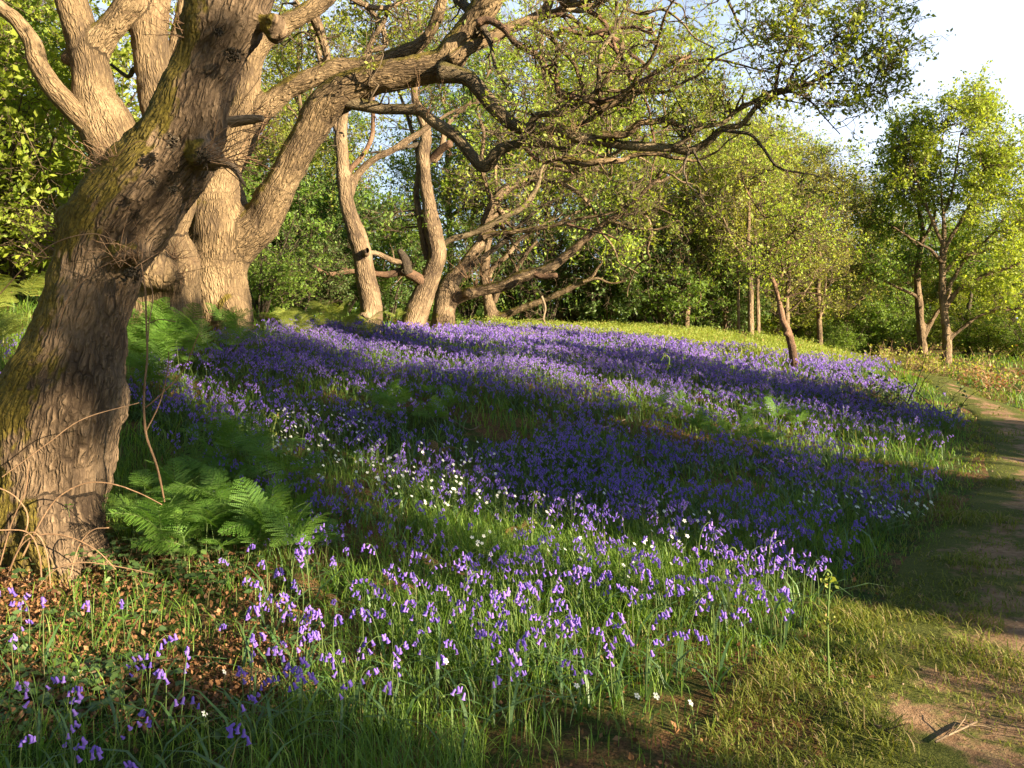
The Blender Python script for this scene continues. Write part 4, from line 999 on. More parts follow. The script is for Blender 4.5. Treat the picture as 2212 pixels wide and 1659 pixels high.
def clear(x, y, e=0.0):
    k = np.ones(len(x), bool)
    for a, b, r in TRUNKS: k &= (x - a) ** 2 + (y - b) ** 2 > (r + e) ** 2
    return k
CARPET = [(235, 905), (330, 850), (420, 790), (560, 733), (640, 718), (900, 720), (1050, 716), (1250, 724), (1500, 758), (1690, 780), (1830, 797), (1900, 840), (1990, 895), (2045, 960), (2040, 1100), (1960, 1230), (1860, 1330), (1500, 1290), (1250, 1200), (1000, 1040), (700, 950), (430, 975), (300, 960)]
SPARSE = [(235, 960), (430, 960), (700, 930), (1000, 1020), (1300, 1180), (1860, 1320), (1880, 1400), (1700, 1480), (1480, 1560), (1200, 1700), (350, 1700), (520, 1480), (640, 1330), (560, 1210), (480, 1120)]
LEFTB = [(-200, 770), (60, 760), (20, 900), (-20, 1010), (-200, 1010)]
LITTER = [(-300, 1190), (330, 1190), (560, 1240), (700, 1330), (690, 1470), (560, 1560), (300, 1600), (-300, 1650)]
STRIP = [(980, 716), (1300, 712), (1520, 735), (1720, 762), (1860, 785), (1715, 803), (1500, 774), (1250, 739), (1000, 728)]

def ground_pts(x, y): return np.stack([x, y, ground_z(x, y)], 1)

def blades(mb, P, h, w, lean, mat=0, az=None, bend=1.0):
    n = len(P)
    if n == 0: return
    az = RNG.uniform(0, 6.283, n) if az is None else az
    d = np.stack([np.cos(az), np.sin(az), np.zeros(n)], 1); s = np.stack([-d[:, 1], d[:, 0], d[:, 2]], 1)
    tw = RNG.uniform(-.6, .6, n); s = s * np.cos(tw)[:, None] + d * np.sin(tw)[:, None]
    h = h * np.ones(n); w = w * np.ones(n); lean = lean * np.ones(n)
    v = np.empty((n, 7, 3))
    for k, (t, ww) in enumerate(((0, .8), (.45, 1.0), (.78, .7))):
        c = P + d * (h * lean * t ** 2)[:, None]; c[:, 2] += h * t * (1 - .28 * bend * lean * t * t)
        v[:, 2 * k] = c - s * (w * ww / 2)[:, None]; v[:, 2 * k + 1] = c + s * (w * ww / 2)[:, None]
    c = P + d * (h * lean)[:, None]; c[:, 2] += h * (1 - .34 * bend * np.minimum(lean, 1.6))
    v[:, 6] = c
    i = np.arange(n)[:, None] * 7
    q = np.concatenate([i + [0, 1, 3, 2], i + [2, 3, 5, 4]]); t = i + [4, 5, 6]
    mb.add(v, q=q, t=t, var=np.repeat(RNG.random(n), 7), mat=mat)

# ---- grass
gr_ = MB()
for d0, d1, dens, w, hm in ((2.3, 4.2, 2300, .0036, 1.0), (4.2, 7, 1300, .0052, 1.0), (7, 11, 420, .009, 1.0), (11, 18, 130, .014, 1.05), (18, 34, 32, .026, 1.1)):
    x, y = wedge(int(area(d0, d1) * dens), d0, d1)
    P = ground_pts(x, y); px, py = project(P)
    po = path_off(x, y)
    cl = vnoise(x, y, 1.1, 1) * .6 + vnoise(x, y, 3.1, 2) * .4
    k = (po > .95 + .35 * (vnoise(x, y, 2.2, 9) - .5)) & clear(x, y)
    prob = .35 + 1.1 * (cl - .25)
    lit = in_poly(px, py, LITTER); prob = np.where(lit, np.where(cl > .58, .22, .03), prob)
    prob = np.where((py > 1480) & (px > 1050) & (po < 2.0), prob * .45, prob)
    prob = np.where(in_poly(px, py, CARPET), prob * .75, prob)
    k &= RNG.random(len(x)) < prob
    P = P[k]; n = len(P); c2 = cl[k]; edge = np.clip((po[k] - .9) / .9, .25, 1)
    h = (.07 + .20 * c2 * RNG.random(n) ** .6 + .03) * edge * hm * np.where(lit[k], .8, 1)
    blades(gr_, P, h, w * (.7 + .6 * RNG.random(n)), .25 + .9 * RNG.random(n) ** 1.5)
x, y = wedge(26000, 2.9, 5.8, 750, 2000); P = ground_pts(x, y); px, py = project(P); cl = vnoise(x, y, 1.4, 2)
px, py = fz(px, py, x, y, 260, 110); k = in_poly(px, py, [(800, 1230), (1250, 1150), (1750, 1180), (1950, 1380), (1700, 1530), (1050, 1480)]) & (path_off(x, y) > 1.1) & (RNG.random(len(x)) < (.35 + cl) * np.clip((path_off(x, y) - 1.1) / 1.3, 0, 1) * np.clip((1560 - py) / 200, .1, 1))
P = P[k]; n = len(P); blades(gr_, P, (.08 + .17 * RNG.random(n)) * np.clip((path_off(P[:, 0], P[:, 1]) - .6) / 1.5, .35, 1), .004 * (.7 + .6 * RNG.random(n)), .2 + .7 * RNG.random(n) ** 1.5)
tag(gr_.obj('grass', M['grass']), 'green meadow grass between the bluebells', 'grass', kind='stuff')
tf = MB()
for d0, d1, dens, w in ((2.3, 4.5, 4200, .0042), (4.5, 8, 1700, .0062), (8, 14, 520, .010), (14, 30, 150, .018)):
    x, y = wedge(int(area(d0, d1, 1050) * dens), d0, d1, 1050)
    po = path_off(x, y); c1 = vnoise(x, y, 1.6, 4) * .6 + vnoise(x, y, 4.5, 6) * .4
    mid = np.exp(-((po) / .45) ** 2)
    k = (po < 1.25) & (RNG.random(len(x)) < np.clip((c1 - .45 + .13 * po) * 4.2, 0.03, 1) * (1 - .5 * mid))
    right = (x > path_x(y)) & (po < 4) & (po >= 1.0); k |= right & (RNG.random(len(x)) < .8 * c1 + .1)
    P = ground_pts(x[k], y[k]); P[:, 2] += .010; n = len(P); tuft = np.clip((vnoise(x[k], y[k], 3.3, 81) - .52) * 6, 0, 1)
    blades(tf, P, (.016 + .045 * RNG.random(n) * c1[k] + .075 * tuft * RNG.random(n)) * (1 + .9 * np.clip(po[k] - 1, 0, 1)), w * (.7 + .6 * RNG.random(n)), .4 + 1.0 * RNG.random(n))
tag(tf.obj('path_grass', M['turf']), 'short worn grass along and across the path', 'grass', kind='stuff')

# ---- small stones and crumbs on the worn path
mb = MB(); x, y = wedge(5200, 2.5, 14, 1050); k = path_off(x, y) < .95; P = ground_pts(x[k], y[k]); P[:, 2] += .016; n = len(P); s_ = .003 + .011 * RNG.random(n) ** 4
oc = np.array([(1, 0, 0), (0, 1, 0), (-1, 0, 0), (0, -1, 0), (0, 0, .6), (0, 0, -.6)])
v = P[:, None] + (oc[None] + RNG.normal(size=(n, 6, 3)) * .25) * s_[:, None, None]; i = np.arange(n)[:, None] * 6
mb.add(v, t=np.concatenate([i + list(f) for f in ((0, 1, 4), (1, 2, 4), (2, 3, 4), (3, 0, 4), (1, 0, 5), (2, 1, 5), (3, 2, 5), (0, 3, 5))]), var=np.repeat(RNG.random(n), 6), bark=v)
tag(mb.obj('gravel', M['dead_wood']), 'small stones and earth crumbs on the worn path', 'gravel', kind='stuff')

# ---- leaf litter
mb = MB()
for d0, d1, dens, pr in ((2.3, 6.0, 5200, 1), (6, 14, 70, .5), (2.35, 6.5, 60, .7)):
    x, y = wedge(int(area(d0, d1, -300, 1900) * dens), d0, d1, -300, 1900)
    P = ground_pts(x, y); px, py = project(P)
    c1 = vnoise(x, y, 1.2, 12)
    near = in_poly(px, py, LITTER)
    k = RNG.random(len(x)) < np.where(near, .2 + .9 * c1, np.where(c1 > .62, .06, .012))
    k &= clear(x, y)
    P = P[k]; P[:, 2] += .004 + RNG.random(len(P)) * .03
    leaves(mb, P, .021, jit=.8, upb=.7, wid=.5)
tag(mb.obj('leaf_litter', M['litter']), 'brown fallen oak leaves on the bare ground at the foot of the leaning oak', 'leaf litter', kind='stuff')

# ---- bramble ground cover
mb = MB()
x, y = wedge(9000, 2.6, 6.2, -300, 900); P = ground_pts(x, y); px, py = project(P)
c1 = vnoise(x, y, 1.7, 21) * .6 + vnoise(x, y, 4, 22) * .4
zone = in_poly(px, py, [(-300, 1150), (250, 1190), (700, 1190), (780, 1330), (720, 1480), (560, 1600), (-300, 1600)])
k = zone & clear(x, y, .02) & (RNG.random(len(x)) < np.clip((c1 - .53) * 4 + (py < 1290) * .50, .02, .9))
P = P[k]; n = len(P)
hh = .02 + .16 * RNG.random(n) * np.clip((1500 - py[k]) / 300, .25, 1)
Q = P.copy(); Q[:, 2] += hh; Q[:, :2] += RNG.normal(size=(n, 2)) * .03
tubes(mb, np.stack([P, (P + Q) / 2 + RNG.normal(size=P.shape) * .01, Q], 1), np.full((n, 3), .0012), 3, mat=0)
az = RNG.random(n) * 6.28
for j in (-1.25, 0, 1.25):
    o = np.stack([np.cos(az + j), np.sin(az + j), np.full(n, -.12)], 1)
    lz = .032 + .02 * RNG.random(n)
    d = unit(o + RNG.normal(size=(n, 3)) * .12); nn = unit(np.array([0, 0, 1.]) + RNG.normal(size=(n, 3)) * .3); s = unit(np.cross(d, nn))
    L = lz[:, None]; up = np.cross(s, d)
    v = np.stack([Q, Q + d * L * .35 + s * L * .36 + up * L * .06, Q + d * L * .75 + s * L * .24, Q + d * L * 1.1, Q + d * L * .75 - s * L * .24, Q + d * L * .35 - s * L * .36 + up * L * .06], 1)
    i = np.arange(n)[:, None] * 6
    mb.add(v, q=np.concatenate([i + [0, 1, 2, 3], i + [0, 3, 4, 5]]), var=np.repeat(RNG.random(n), 6), mat=1)
tag(mb.obj('bramble_undergrowth', [M['cane'], M['leaf_bramble']]), 'low bramble leaves creeping over the litter below the leaning oak', 'undergrowth', kind='stuff')

# ---- bluebells
BELL = np.array([(0, .0012), (.003, .0034), (.0125, .0038), (.0165, .0050), (.0185, .0074)])   # (along, radius)
def bell_rings(P, D, s, sides, prof, var, mb, mat):
    """hanging bells at P along D"""
    n = len(P)
    a = unit(np.cross(D, rand_dir(n))); b = np.cross(D, a)
    th = np.arange(sides) / sides * 6.283
    V_ = np.stack([P[:, None] + D[:, None] * (l * s)[:, None, None] + ((r * s)[:, None, None]) * (np.cos(th)[None, :, None] * a[:, None] + np.sin(th)[None, :, None] * b[:, None]) for l, r in prof], 1)
    m = len(prof)
    i = np.arange(n)[:, None, None] * m * sides + np.arange(m - 1)[None, :, None] * sides; j = np.arange(sides)[None, None]; j2 = (j + 1) % sides
    q = np.stack(np.broadcast_arrays(i + j, i + j2, i + sides + j2, i + sides + j), -1)
    mb.add(V_, q=q, var=np.repeat(var, m * sides), mat=mat)

def stalks(P, h, az, nod=.11):
    """curved flower stalks nodding to azimuth az: (n, 7, 3)"""
    n = len(P); d = np.stack([np.cos(az), np.sin(az), np.zeros(n)], 1)
    Q = np.zeros((n, 7, 3)); ln = RNG.normal(size=(n, 2)) * .07
    for k, (t, o, z) in enumerate(((0, 0, 0), (.3, .01, .3), (.6, .03, .6), (.8, .10, .79), (.92, .26, .90), (1, .48, .95), (1.06, .66, .93))):
        Q[:, k] = P + d * (o * h * nod * 3.2)[:, None]; Q[:, k, 2] += z * h; Q[:, k, :2] += ln * (t * h)[:, None]
    return Q, d

def scatter_bluebells(d0, d1, dens, px_max=2480):
    x, y = wedge(int(area(d0, d1) * dens), d0, d1)
    P = ground_pts(x, y); px, py = project(P)
    cl = vnoise(x, y, .9, 31) * .5 + vnoise(x, y, 2.7, 32) * .3 + vnoise(x, y, 6.5, 33) * .2
    ux, uy = px, py; px, py = fz(px, py, x, y)
    bs = np.interp(uy, [760, 880, 960, 1100, 1330], [.85, .70, .42, .30, .30]); pr = np.where(in_poly(px, py, CARPET), np.clip(bs + 2.6 * (cl - .47), .02, 1), 0)
    pr = np.maximum(pr, np.where(in_poly(px, py, SPARSE), np.clip(np.interp(uy, [1150, 1330, 1400], [.2, .30, .62]) + 1.3 * (cl - .42), .02, .8), 0))
    pr = np.maximum(pr, np.where(in_poly(px, py, LEFTB), np.clip(.3 + 1.5 * (cl - .42), .0, .8), 0))
    pr = np.maximum(pr, np.where((ux < 800) & (uy > 1400), np.clip(.10 + .7 * (cl - .45), .015, .5), 0))
    pr = np.maximum(pr, np.where((py > 770) & (py < 800) & (px > 1840) & (px < 2000), .12, 0))
    k = (RNG.random(len(x)) < pr) & (path_off(x, y) > 1.25) & clear(x, y)
    return P[k], uy[k]
def carpet(mb, P, sides, nb, s, leafn, thick):
    n = len(P); h = (.17 + .15 * RNG.random(n)) * (.8 + .4 * vnoise(P[:, 0], P[:, 1], 1.7, 71)); tint = vnoise(P[:, 0], P[:, 1], 2.3, 72); az = RNG.random(n) * 6.283
    Q, d = stalks(P, h, az)
    tubes(mb, Q[:, [0, 2, 4, 6]], np.full((n, 4), thick), 3, mat=0)
    for b in range(nb):
        t = b / max(nb - 1, 1)
        i = 3 + int(round(t * 3)); S = Q[:, i] + RNG.normal(size=(n, 3)) * .006
        D = unit(d * .45 + np.array([0, 0, -1.0]) + RNG.normal(size=(n, 3)) * .28)
        S = S + d * .012
        bell_rings(S, D, s * (.8 + .4 * RNG.random(n)) * np.ones(n), sides, BELL if sides > 3 else BELL[[0, 2, 4]], np.clip(tint * .8 + .5 * RNG.random(n) - .15, 0, 1), mb, 1)
    if leafn:
        for _ in range(leafn): blades(mb, P + RNG.normal(size=P.shape) * np.array([.02, .02, 0]), .13 + .12 * RNG.random(n), .008 if thick < .002 else .013, .5 + .9 * RNG.random(n), mat=2)

near, npy = scatter_bluebells(2.5, 5.6, 120)
order = np.argsort(near[:, 1]); near = near[order]
print('near bluebells', len(near))
N_IND = min(300, len(near)); ind = near[:N_IND]; rest = near[N_IND:]
cm = MB()
carpet(cm, rest, 5, 6, .98, 2, .0016)
carpet(cm, scatter_bluebells(5.6, 9, 175)[0], 4, 6, .98, 2, .002)
carpet(cm, scatter_bluebells(9, 14, 185)[0], 3, 6, 1.15, 1, .003)
carpet(cm, scatter_bluebells(14, 24, 120)[0], 3, 5, 1.8, 1, .004)
tag(cm.obj('bluebell_carpet', [M['bell_stem'], M['bell'], M['bell_leaf']]), 'dense carpet of violet bluebells spreading up the rise', 'bluebells', kind='stuff')

# single bluebells, the nearest ones: stalk, strap leaves and nodding bells
bell_me = {}
for kk in range(3):
    b = MB(); bell_rings(np.zeros((1, 3)), np.array([[0, 0, -1.]]), np.ones(1), 6, BELL, np.array([.2 + .3 * kk]), b, 0); bell_me[kk] = b.data(name='bell')
    bell_me[kk].materials.append(M['bell'])
PROTO = []
for kk in range(5):
    h = np.array([.22 + .025 * kk]); Q, d = stalks(np.zeros((1, 3)), h, np.zeros(1), .11 + .02 * RNG.random())
    st = MB(); tubes(st, Q, np.array([[.0022, .002, .0018, .0016, .0013, .001, .0007]]), 5)
    st_me = st.data(name='stem'); st_me.materials.append(M['bell_stem'])
    lf = []
    for j in range(3):
        b = MB(); blades(b, np.zeros((1, 3)), .16 + .10 * RNG.random(), .011, .7 + .8 * RNG.random(), az=np.array([j * 2.1 + RNG.random()])); me = b.data(name='leaf'); me.materials.append(M['bell_leaf']); lf.append(me)
    nb = 4 + kk % 4; bells = []
    for j in range(nb):
        t = j / (nb - 1) * 3; i = 3 + int(min(t, 2.99)); f = t - int(min(t, 2.99))
        p = Q[0, i] * (1 - f) + Q[0, min(i + 1, 6)] * f + d[0] * .010 + RNG.normal(size=3) * .004
        dr = unit(d[0] * .35 + np.array([0, 0, -1]) + RNG.normal(size=3) * .3)
        bells.append((p, Vector(dr), 1.0 * (.85 + .35 * RNG.random())))
    hd = MB()
    bell_rings(np.array([b[0] for b in bells]), np.array([list(b[1]) for b in bells]), np.array([b[2] for b in bells]), 6, BELL, RNG.random(nb), hd, 0)
    hd_me = hd.data(name='flower_head'); hd_me.materials.append(M['bell'])
    PROTO.append((st_me, lf, bells, hd_me))
def bb_label(px, py):
    if px < 720: return 'lone bluebell with nodding violet bells on the leaf litter and brambles, lower left', 'bluebells on the leaf litter'
    if py < 1420 and px > 720: return 'bluebell with nodding violet bells in the sunlit strip of grass before the meadow', 'bluebells in the sunlit grass'
    return 'bluebell with nodding violet bells in the shaded grass along the lower edge', 'bluebells in the shaded foreground grass'
for k in range(N_IND):
    p = ind[k]; px, py = project(p); lab, grp = bb_label(float(px), float(py))
    st_me, lf, bells, hd_me = PROTO[k % 5]
    r = thing('bluebell', lab, 'bluebell', p, RNG.random() * 6.283, grp, .95 + .35 * RNG.random())
    link('stem', st_me, M['bell_stem'], r)
    if k < 90:
        for me in lf: link('leaf', me, M['bell_leaf'], r)
        for (bp, bd, bs) in bells:
            o = link('bell', bell_me[int(RNG.integers(3))], M['bell'], r)
            o.location = bp; o.rotation_euler = (-bd).to_track_quat('Z', 'Y').to_euler(); o.scale = (bs,) * 3
    else:
        link('leaf', lf[k % 3], M['bell_leaf'], r)
        link('flower_head', hd_me, M['bell'], r)

# ---- white stitchwort
SW = []
for kk in range(4):
    b = MB(); h = .17 + .04 * kk
    P, R = grow(np.zeros((1, 3)), np.array([[RNG.normal() * .2, RNG.normal() * .2, 1]]), np.array([h]), [.0014], [.0009], 5, .12); tubes(b, P, R, 3, mat=0)
    c = P[0, -1]; nrm = unit(np.array([.5, -.5, .75]) + RNG.normal(size=3) * .25); a = unit(np.cross(nrm, [0, 0, 1.])); e = np.cross(nrm, a)
    for j in range(5):
        th = j * 1.2566; d = a * math.cos(th) + e * math.sin(th); s = np.cross(nrm, d)
        b.add([c, c + d * .007 + s * .0045 + nrm * .001, c + d * .0135 + s * .0035, c + d * .0135 - s * .0035, c + d * .007 - s * .0045 + nrm * .001], q=[[0, 1, 2, 3]], t=[[0, 3, 4]], mat=1)
    k = np.arange(6) / 6 * 6.283; b.add(np.vstack([c + nrm * .002 + np.outer(np.cos(k), a) * .0025 + np.outer(np.sin(k), e) * .0025, c + nrm * .0035]), t=np.stack([np.arange(6), (np.arange(6) + 1) % 6, np.full(6, 6)], 1), mat=2)
    for j in range(2): leaves(b, P[0, 2:4], .03, wid=.2, mat=0)
    me = b.data(name='stitchwort'); [me.materials.append(m) for m in (M['bell_stem'], M['petal'], M['leaf_yellow'])]
    SW.append(me)
for poly, n, lab, grp in (([(560, 900), (760, 880), (1060, 980), (1130, 1120), (1000, 1130), (700, 1060), (580, 1000)], 190, 'white stitchwort flower in the dim patch between the ferns and the bluebells, left of centre', 'stitchwort left of centre'),
                          ([(1000, 1110), (1500, 1080), (1560, 1220), (1300, 1290), (1000, 1290)], 70, 'white stitchwort flower in the grass at the middle of the meadow', 'stitchwort in the middle of the meadow'),
                          ([(1700, 1100), (2010, 1130), (1990, 1240), (1850, 1380), (1700, 1300)], 60, 'white stitchwort flower near the path edge on the right of the bluebells', 'stitchwort by the path edge'),
                          ([(420, 1540), (1500, 1480), (1500, 1640), (420, 1640)], 9, 'white stitchwort flower in the dark grass along the lower edge', 'stitchwort in the foreground')):
    got = 0
    while got < n:
        px = random.uniform(min(p[0] for p in poly), max(p[0] for p in poly)); py = random.uniform(min(p[1] for p in poly), max(p[1] for p in poly))
        if not in_poly(np.array([px]), np.array([py]), poly)[0]: continue
        g = on_ground(px, py + 26)
        if vnoise(np.array([g[0]]), np.array([g[1]]), 1.3, 41)[0] < .33: continue
        o = bpy.data.objects.new('stitchwort', SW[got % 4]); COL.objects.link(o)
        o.location = g; o.rotation_euler = (0, 0, random.uniform(-.7, .7)); o.scale = (random.uniform(.8, 1.05),) * 3
        tag(o, lab, 'flower', grp); got += 1

# ---- bracken
def frond(L=.5, npin=13, arch=.5, curl=0.0, fine=True, seed=0, fold=.25):
    """one bracken blade: rachis along +Y from the origin, side leaflets cut again"""
    b = MB(); t = np.linspace(0, 1, 9)
    R = np.stack([0 * t, L * t * (1 - .15 * t), L * (.30 * t - arch * t * t) + curl * L * np.maximum(0, t - .6) ** 2 * 3], 1)
    tubes(b, R[None], (np.array([.0022] * 9) * (1 - .8 * t) + .0004)[None], 4, mat=1)
    for i in range(npin):
        s = .10 + .88 * i / npin; k = s * 8; a = int(k); f = k - a
        p = R[a] * (1 - f) + R[min(a + 1, 8)] * f; T = unit(R[min(a + 1, 8)] - R[a])
        pl = L * .46 * (1 - s) ** .85 * (.6 + .4 * min(1, s * 4)) + .012
        for sd_ in (-1, 1):
            d = unit(np.array([sd_ * 1.0, .42, 0]) + T * .25 + RNG.normal(size=3) * .07 + np.array([0, 0, -fold + .1 * RNG.random()]))
            nn = unit(np.cross(d, T) * sd_); w_ = np.cross(nn, d)
            if fine:
                m = max(4, int(pl / .0135)); u = (np.arange(m) + .6) / m
                q = p + d * (pl * u)[:, None] - np.array([0, 0, 1.]) * (pl * .12 * u ** 2)[:, None]
                ll = (.024 * (L / .5) * (1 - u) ** .6 + .004)
                for e in (-1, 1):
                    dd = unit(w_ * e + d * .35); n_ = len(q)
                    v = np.stack([q, q + dd * ll[:, None] * .5 + d * .0085, q + dd * ll[:, None] + d * .004, q + dd * ll[:, None] * .5 - d * .0055], 1)
                    b.add(v, q=np.arange(n_ * 4).reshape(n_, 4), var=np.repeat(RNG.random(n_) * .5 + .5 * RNG.random(), 4))
            else:
                v = np.stack([p, p + d * pl * .4 + w_ * .012, p + d * pl, p + d * pl * .4 - w_ * .012]); b.add(v, q=[[0, 1, 2, 3]], var=RNG.random())
    return b
FR = []
for k in range(4):
    me = frond(.36 + .06 * k, 9, .35 + .2 * RNG.random(), 0, True).data(name='frond', smooth=False); me.materials.append(M['fern']); me.materials.append(M['bell_stem']); FR.append(me)
FRL = []
for k in range(3):
    me = frond(.46, 10, .4 + .2 * RNG.random(), 0, True).data(name='frond', smooth=False); me.materials.append(M['fern_lit']); me.materials.append(M['bell_stem']); FRL.append(me)
DRY = []
for k in range(2):
    me = frond(.36, 10, .9, -.3, True, fold=.8).data(name='frond', smooth=False); me.materials.append(M['fern_dry']); me.materials.append(M['cane']); DRY.append(me)
def fern_proto(fr, nfr, hs):
    root = thing('bracken_fern', '', 'fern')
    P, R = grow(np.array([[0, 0, -.03]]), np.array([[RNG.normal() * .12, RNG.normal() * .12, 1]]), np.array([hs + .03]), [.0042], [.0022], 6, .06)
    b = MB(); tubes(b, P, R, 5); b.obj('stem', M['bell_stem'], root)
    for j in range(nfr):
        o = link('frond', fr[j % len(fr)], None, root)
        o.location = P[0, -1 - (0 if j < 3 else 1)]; o.rotation_euler = (random.uniform(.2, 1.05), random.uniform(-.35, .35), j * 6.283 / min(nfr, 3) + random.uniform(-.5, .5) + (1.0 if j > 2 else 0)); o.scale = (random.uniform(.8, 1.1),) * 3
    return root
FP = [fern_proto(FR, 3 + (k % 3), .22 + .07 * k) for k in range(4)]
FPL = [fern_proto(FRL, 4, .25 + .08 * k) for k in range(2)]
fused = set()
def put_fern(protos, p, s, lab, grp):
    r = random.choice(protos); rz = random.uniform(0, 6.28)
    if r.name not in fused:
        fused.add(r.name); r.location = [float(c) for c in p]; r.rotation_euler = (0, 0, rz); r.scale = (s,) * 3; r['label'] = lab; r['group'] = grp; return r
    return copy_tree(r, p, rz, s, lab, grp, (random.uniform(-.15, .15), random.uniform(-.15, .15)))
def fern_patch(poly, n, s0, s1, lab, grp, protos=FP, lift=0):
    got = tries = 0
    while got < n and tries < n * 60:
        tries += 1
        px = random.uniform(min(p[0] for p in poly), max(p[0] for p in poly)); py = random.uniform(min(p[1] for p in poly), max(p[1] for p in poly))
        if not in_poly(np.array([px]), np.array([py]), poly)[0]: continue
        g = on_ground(px, py + lift)
        if not clear(np.array([g[0]]), np.array([g[1]]), .05)[0]: continue
        put_fern(protos, g, random.uniform(s0, s1), lab, grp); got += 1
fern_patch([(235, 1080), (430, 1080), (640, 1140), (720, 1230), (560, 1270), (330, 1250), (235, 1190)], 46, .5, .85, 'green bracken in the dense clump beside the foot of the leaning oak', 'bracken clump by the leaning oak')
fern_patch([(255, 760), (420, 730), (620, 745), (560, 790), (420, 830), (300, 900), (260, 900)], 40, .8, 1.15, 'bracken below the two big oaks, behind the trunk of the leaning oak', 'bracken below the big oaks', FP)
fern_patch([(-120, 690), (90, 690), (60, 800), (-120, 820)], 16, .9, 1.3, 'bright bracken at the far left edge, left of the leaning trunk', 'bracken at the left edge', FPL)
fern_patch([(420, 1010), (640, 1000), (700, 1120), (420, 1090)], 14, .7, 1.0, 'scattered bracken among the stitchwort left of centre', 'bracken among the stitchwort')
fern_patch([(820, 900), (980, 890), (1000, 930), (840, 940)], 14, .45, .75, 'low bracken in the patch at the centre of the bluebells', 'bracken amid the bluebells')
fern_patch([(1420, 890), (1640, 880), (1780, 930), (1700, 990), (1450, 960)], 34, .4, .65, 'dim green bracken in the large patch on the right of the bluebells', 'bracken right of the bluebells')
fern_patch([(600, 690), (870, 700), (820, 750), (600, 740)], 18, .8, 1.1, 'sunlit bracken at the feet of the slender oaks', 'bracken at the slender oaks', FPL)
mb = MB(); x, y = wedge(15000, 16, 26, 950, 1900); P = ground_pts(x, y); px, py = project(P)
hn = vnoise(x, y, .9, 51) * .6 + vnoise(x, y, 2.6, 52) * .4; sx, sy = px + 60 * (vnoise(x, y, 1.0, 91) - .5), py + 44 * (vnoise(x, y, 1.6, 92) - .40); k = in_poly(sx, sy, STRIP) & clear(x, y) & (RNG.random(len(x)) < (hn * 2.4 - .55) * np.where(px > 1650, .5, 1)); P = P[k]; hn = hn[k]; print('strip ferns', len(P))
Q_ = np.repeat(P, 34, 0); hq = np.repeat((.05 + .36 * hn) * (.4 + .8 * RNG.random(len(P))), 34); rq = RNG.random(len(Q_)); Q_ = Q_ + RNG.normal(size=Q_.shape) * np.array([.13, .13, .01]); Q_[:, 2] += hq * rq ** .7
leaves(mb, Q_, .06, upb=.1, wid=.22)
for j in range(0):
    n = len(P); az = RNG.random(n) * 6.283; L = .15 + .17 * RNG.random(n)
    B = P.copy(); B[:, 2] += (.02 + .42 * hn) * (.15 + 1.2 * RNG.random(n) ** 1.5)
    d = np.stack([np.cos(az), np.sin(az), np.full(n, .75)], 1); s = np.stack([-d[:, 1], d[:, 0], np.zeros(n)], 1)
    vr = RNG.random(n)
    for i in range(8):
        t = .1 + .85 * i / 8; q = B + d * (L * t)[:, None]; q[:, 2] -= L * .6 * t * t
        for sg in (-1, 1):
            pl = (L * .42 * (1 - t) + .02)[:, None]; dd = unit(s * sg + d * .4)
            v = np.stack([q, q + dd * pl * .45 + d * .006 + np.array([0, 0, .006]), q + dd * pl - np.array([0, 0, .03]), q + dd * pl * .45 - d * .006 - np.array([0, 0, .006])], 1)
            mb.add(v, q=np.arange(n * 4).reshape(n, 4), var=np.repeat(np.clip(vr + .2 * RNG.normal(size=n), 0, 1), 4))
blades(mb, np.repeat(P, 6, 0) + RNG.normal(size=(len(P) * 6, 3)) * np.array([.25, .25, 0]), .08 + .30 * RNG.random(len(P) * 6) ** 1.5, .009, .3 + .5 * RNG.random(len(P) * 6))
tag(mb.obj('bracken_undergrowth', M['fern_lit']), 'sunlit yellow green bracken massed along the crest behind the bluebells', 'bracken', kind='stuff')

# dead bracken fronds
for px, py, lab in ((862, 1300, 'curled brown dead bracken frond standing in the sunlit grass, tallest of its kind'), (958, 1250, 'small brown bracken frond leaning in the grass near the white flowers'), (700, 1310, 'dead bracken frond lying against the ferns at the edge of the litter'), (610, 1490, 'dry brown bracken frond among the bluebells on the lower left'), (1110, 1175, 'withered bracken frond beside the pale fern shoot'), (945, 985, 'rusty dead bracken in the middle of the bluebell carpet')):
    g = on_ground(px, py); r = thing('dead_fern', lab, 'fern', g, random.uniform(0, 6.28))
    for j in range(2):
        o = link('frond', DRY[j], None, r); o.rotation_euler = (random.uniform(.7, 1.3), random.uniform(-.5, .5), j * 2.5); o.location = (0, 0, .02); o.scale = (.7, .7, .7)

# ---- single stalks, canes, sticks, seedlings
def stick(name, lab, cat, d0, d1, pts, m='dead_wood', sides=6, grp=None, extra=(), step=.03):
    P, R = limb(d0, d1, pts, step, .2)
    root = thing(name, lab, cat, P[0], group=grp)
    b = MB(); P2, R2 = cap(P, R); tubes(b, P2, R2, sides); part(b, 'stem', M[m], root)
    for e0, e1, ep in extra:
        P, R = limb(e0, e1, ep, step, .2); b = MB(); tubes(b, P, R, 4); part(b, 'branch', M[m], root)
    return root
stick('sapling', 'thin leafless sapling with side twigs standing before the bluebells, right of the leaning trunk', 'sapling', 4.85, 4.85, [(355, 1085, 4), (340, 1010, 5), (316, 940, 5.5), (311, 860, 5), (318, 770, 4.5), (316, 690, 4), (313, 620, 3.5), (305, 570, 3)], 'cane', 6, None,
      ((4.85, 4.8, [(316, 930, 3.5), (345, 870, 3), (362, 800, 2.5), (364, 760, 1.5)]), (4.85, 4.75, [(315, 880, 3), (350, 850, 3), (395, 800, 2.2), (430, 720, 1.5)]), (4.85, 4.9, [(318, 760, 2.5), (322, 700, 2.4), (330, 640, 2.2), (320, 590, 2)]), (4.85, 4.8, [(318, 700, 2), (345, 690, 1.8), (380, 695, 1.2)])))
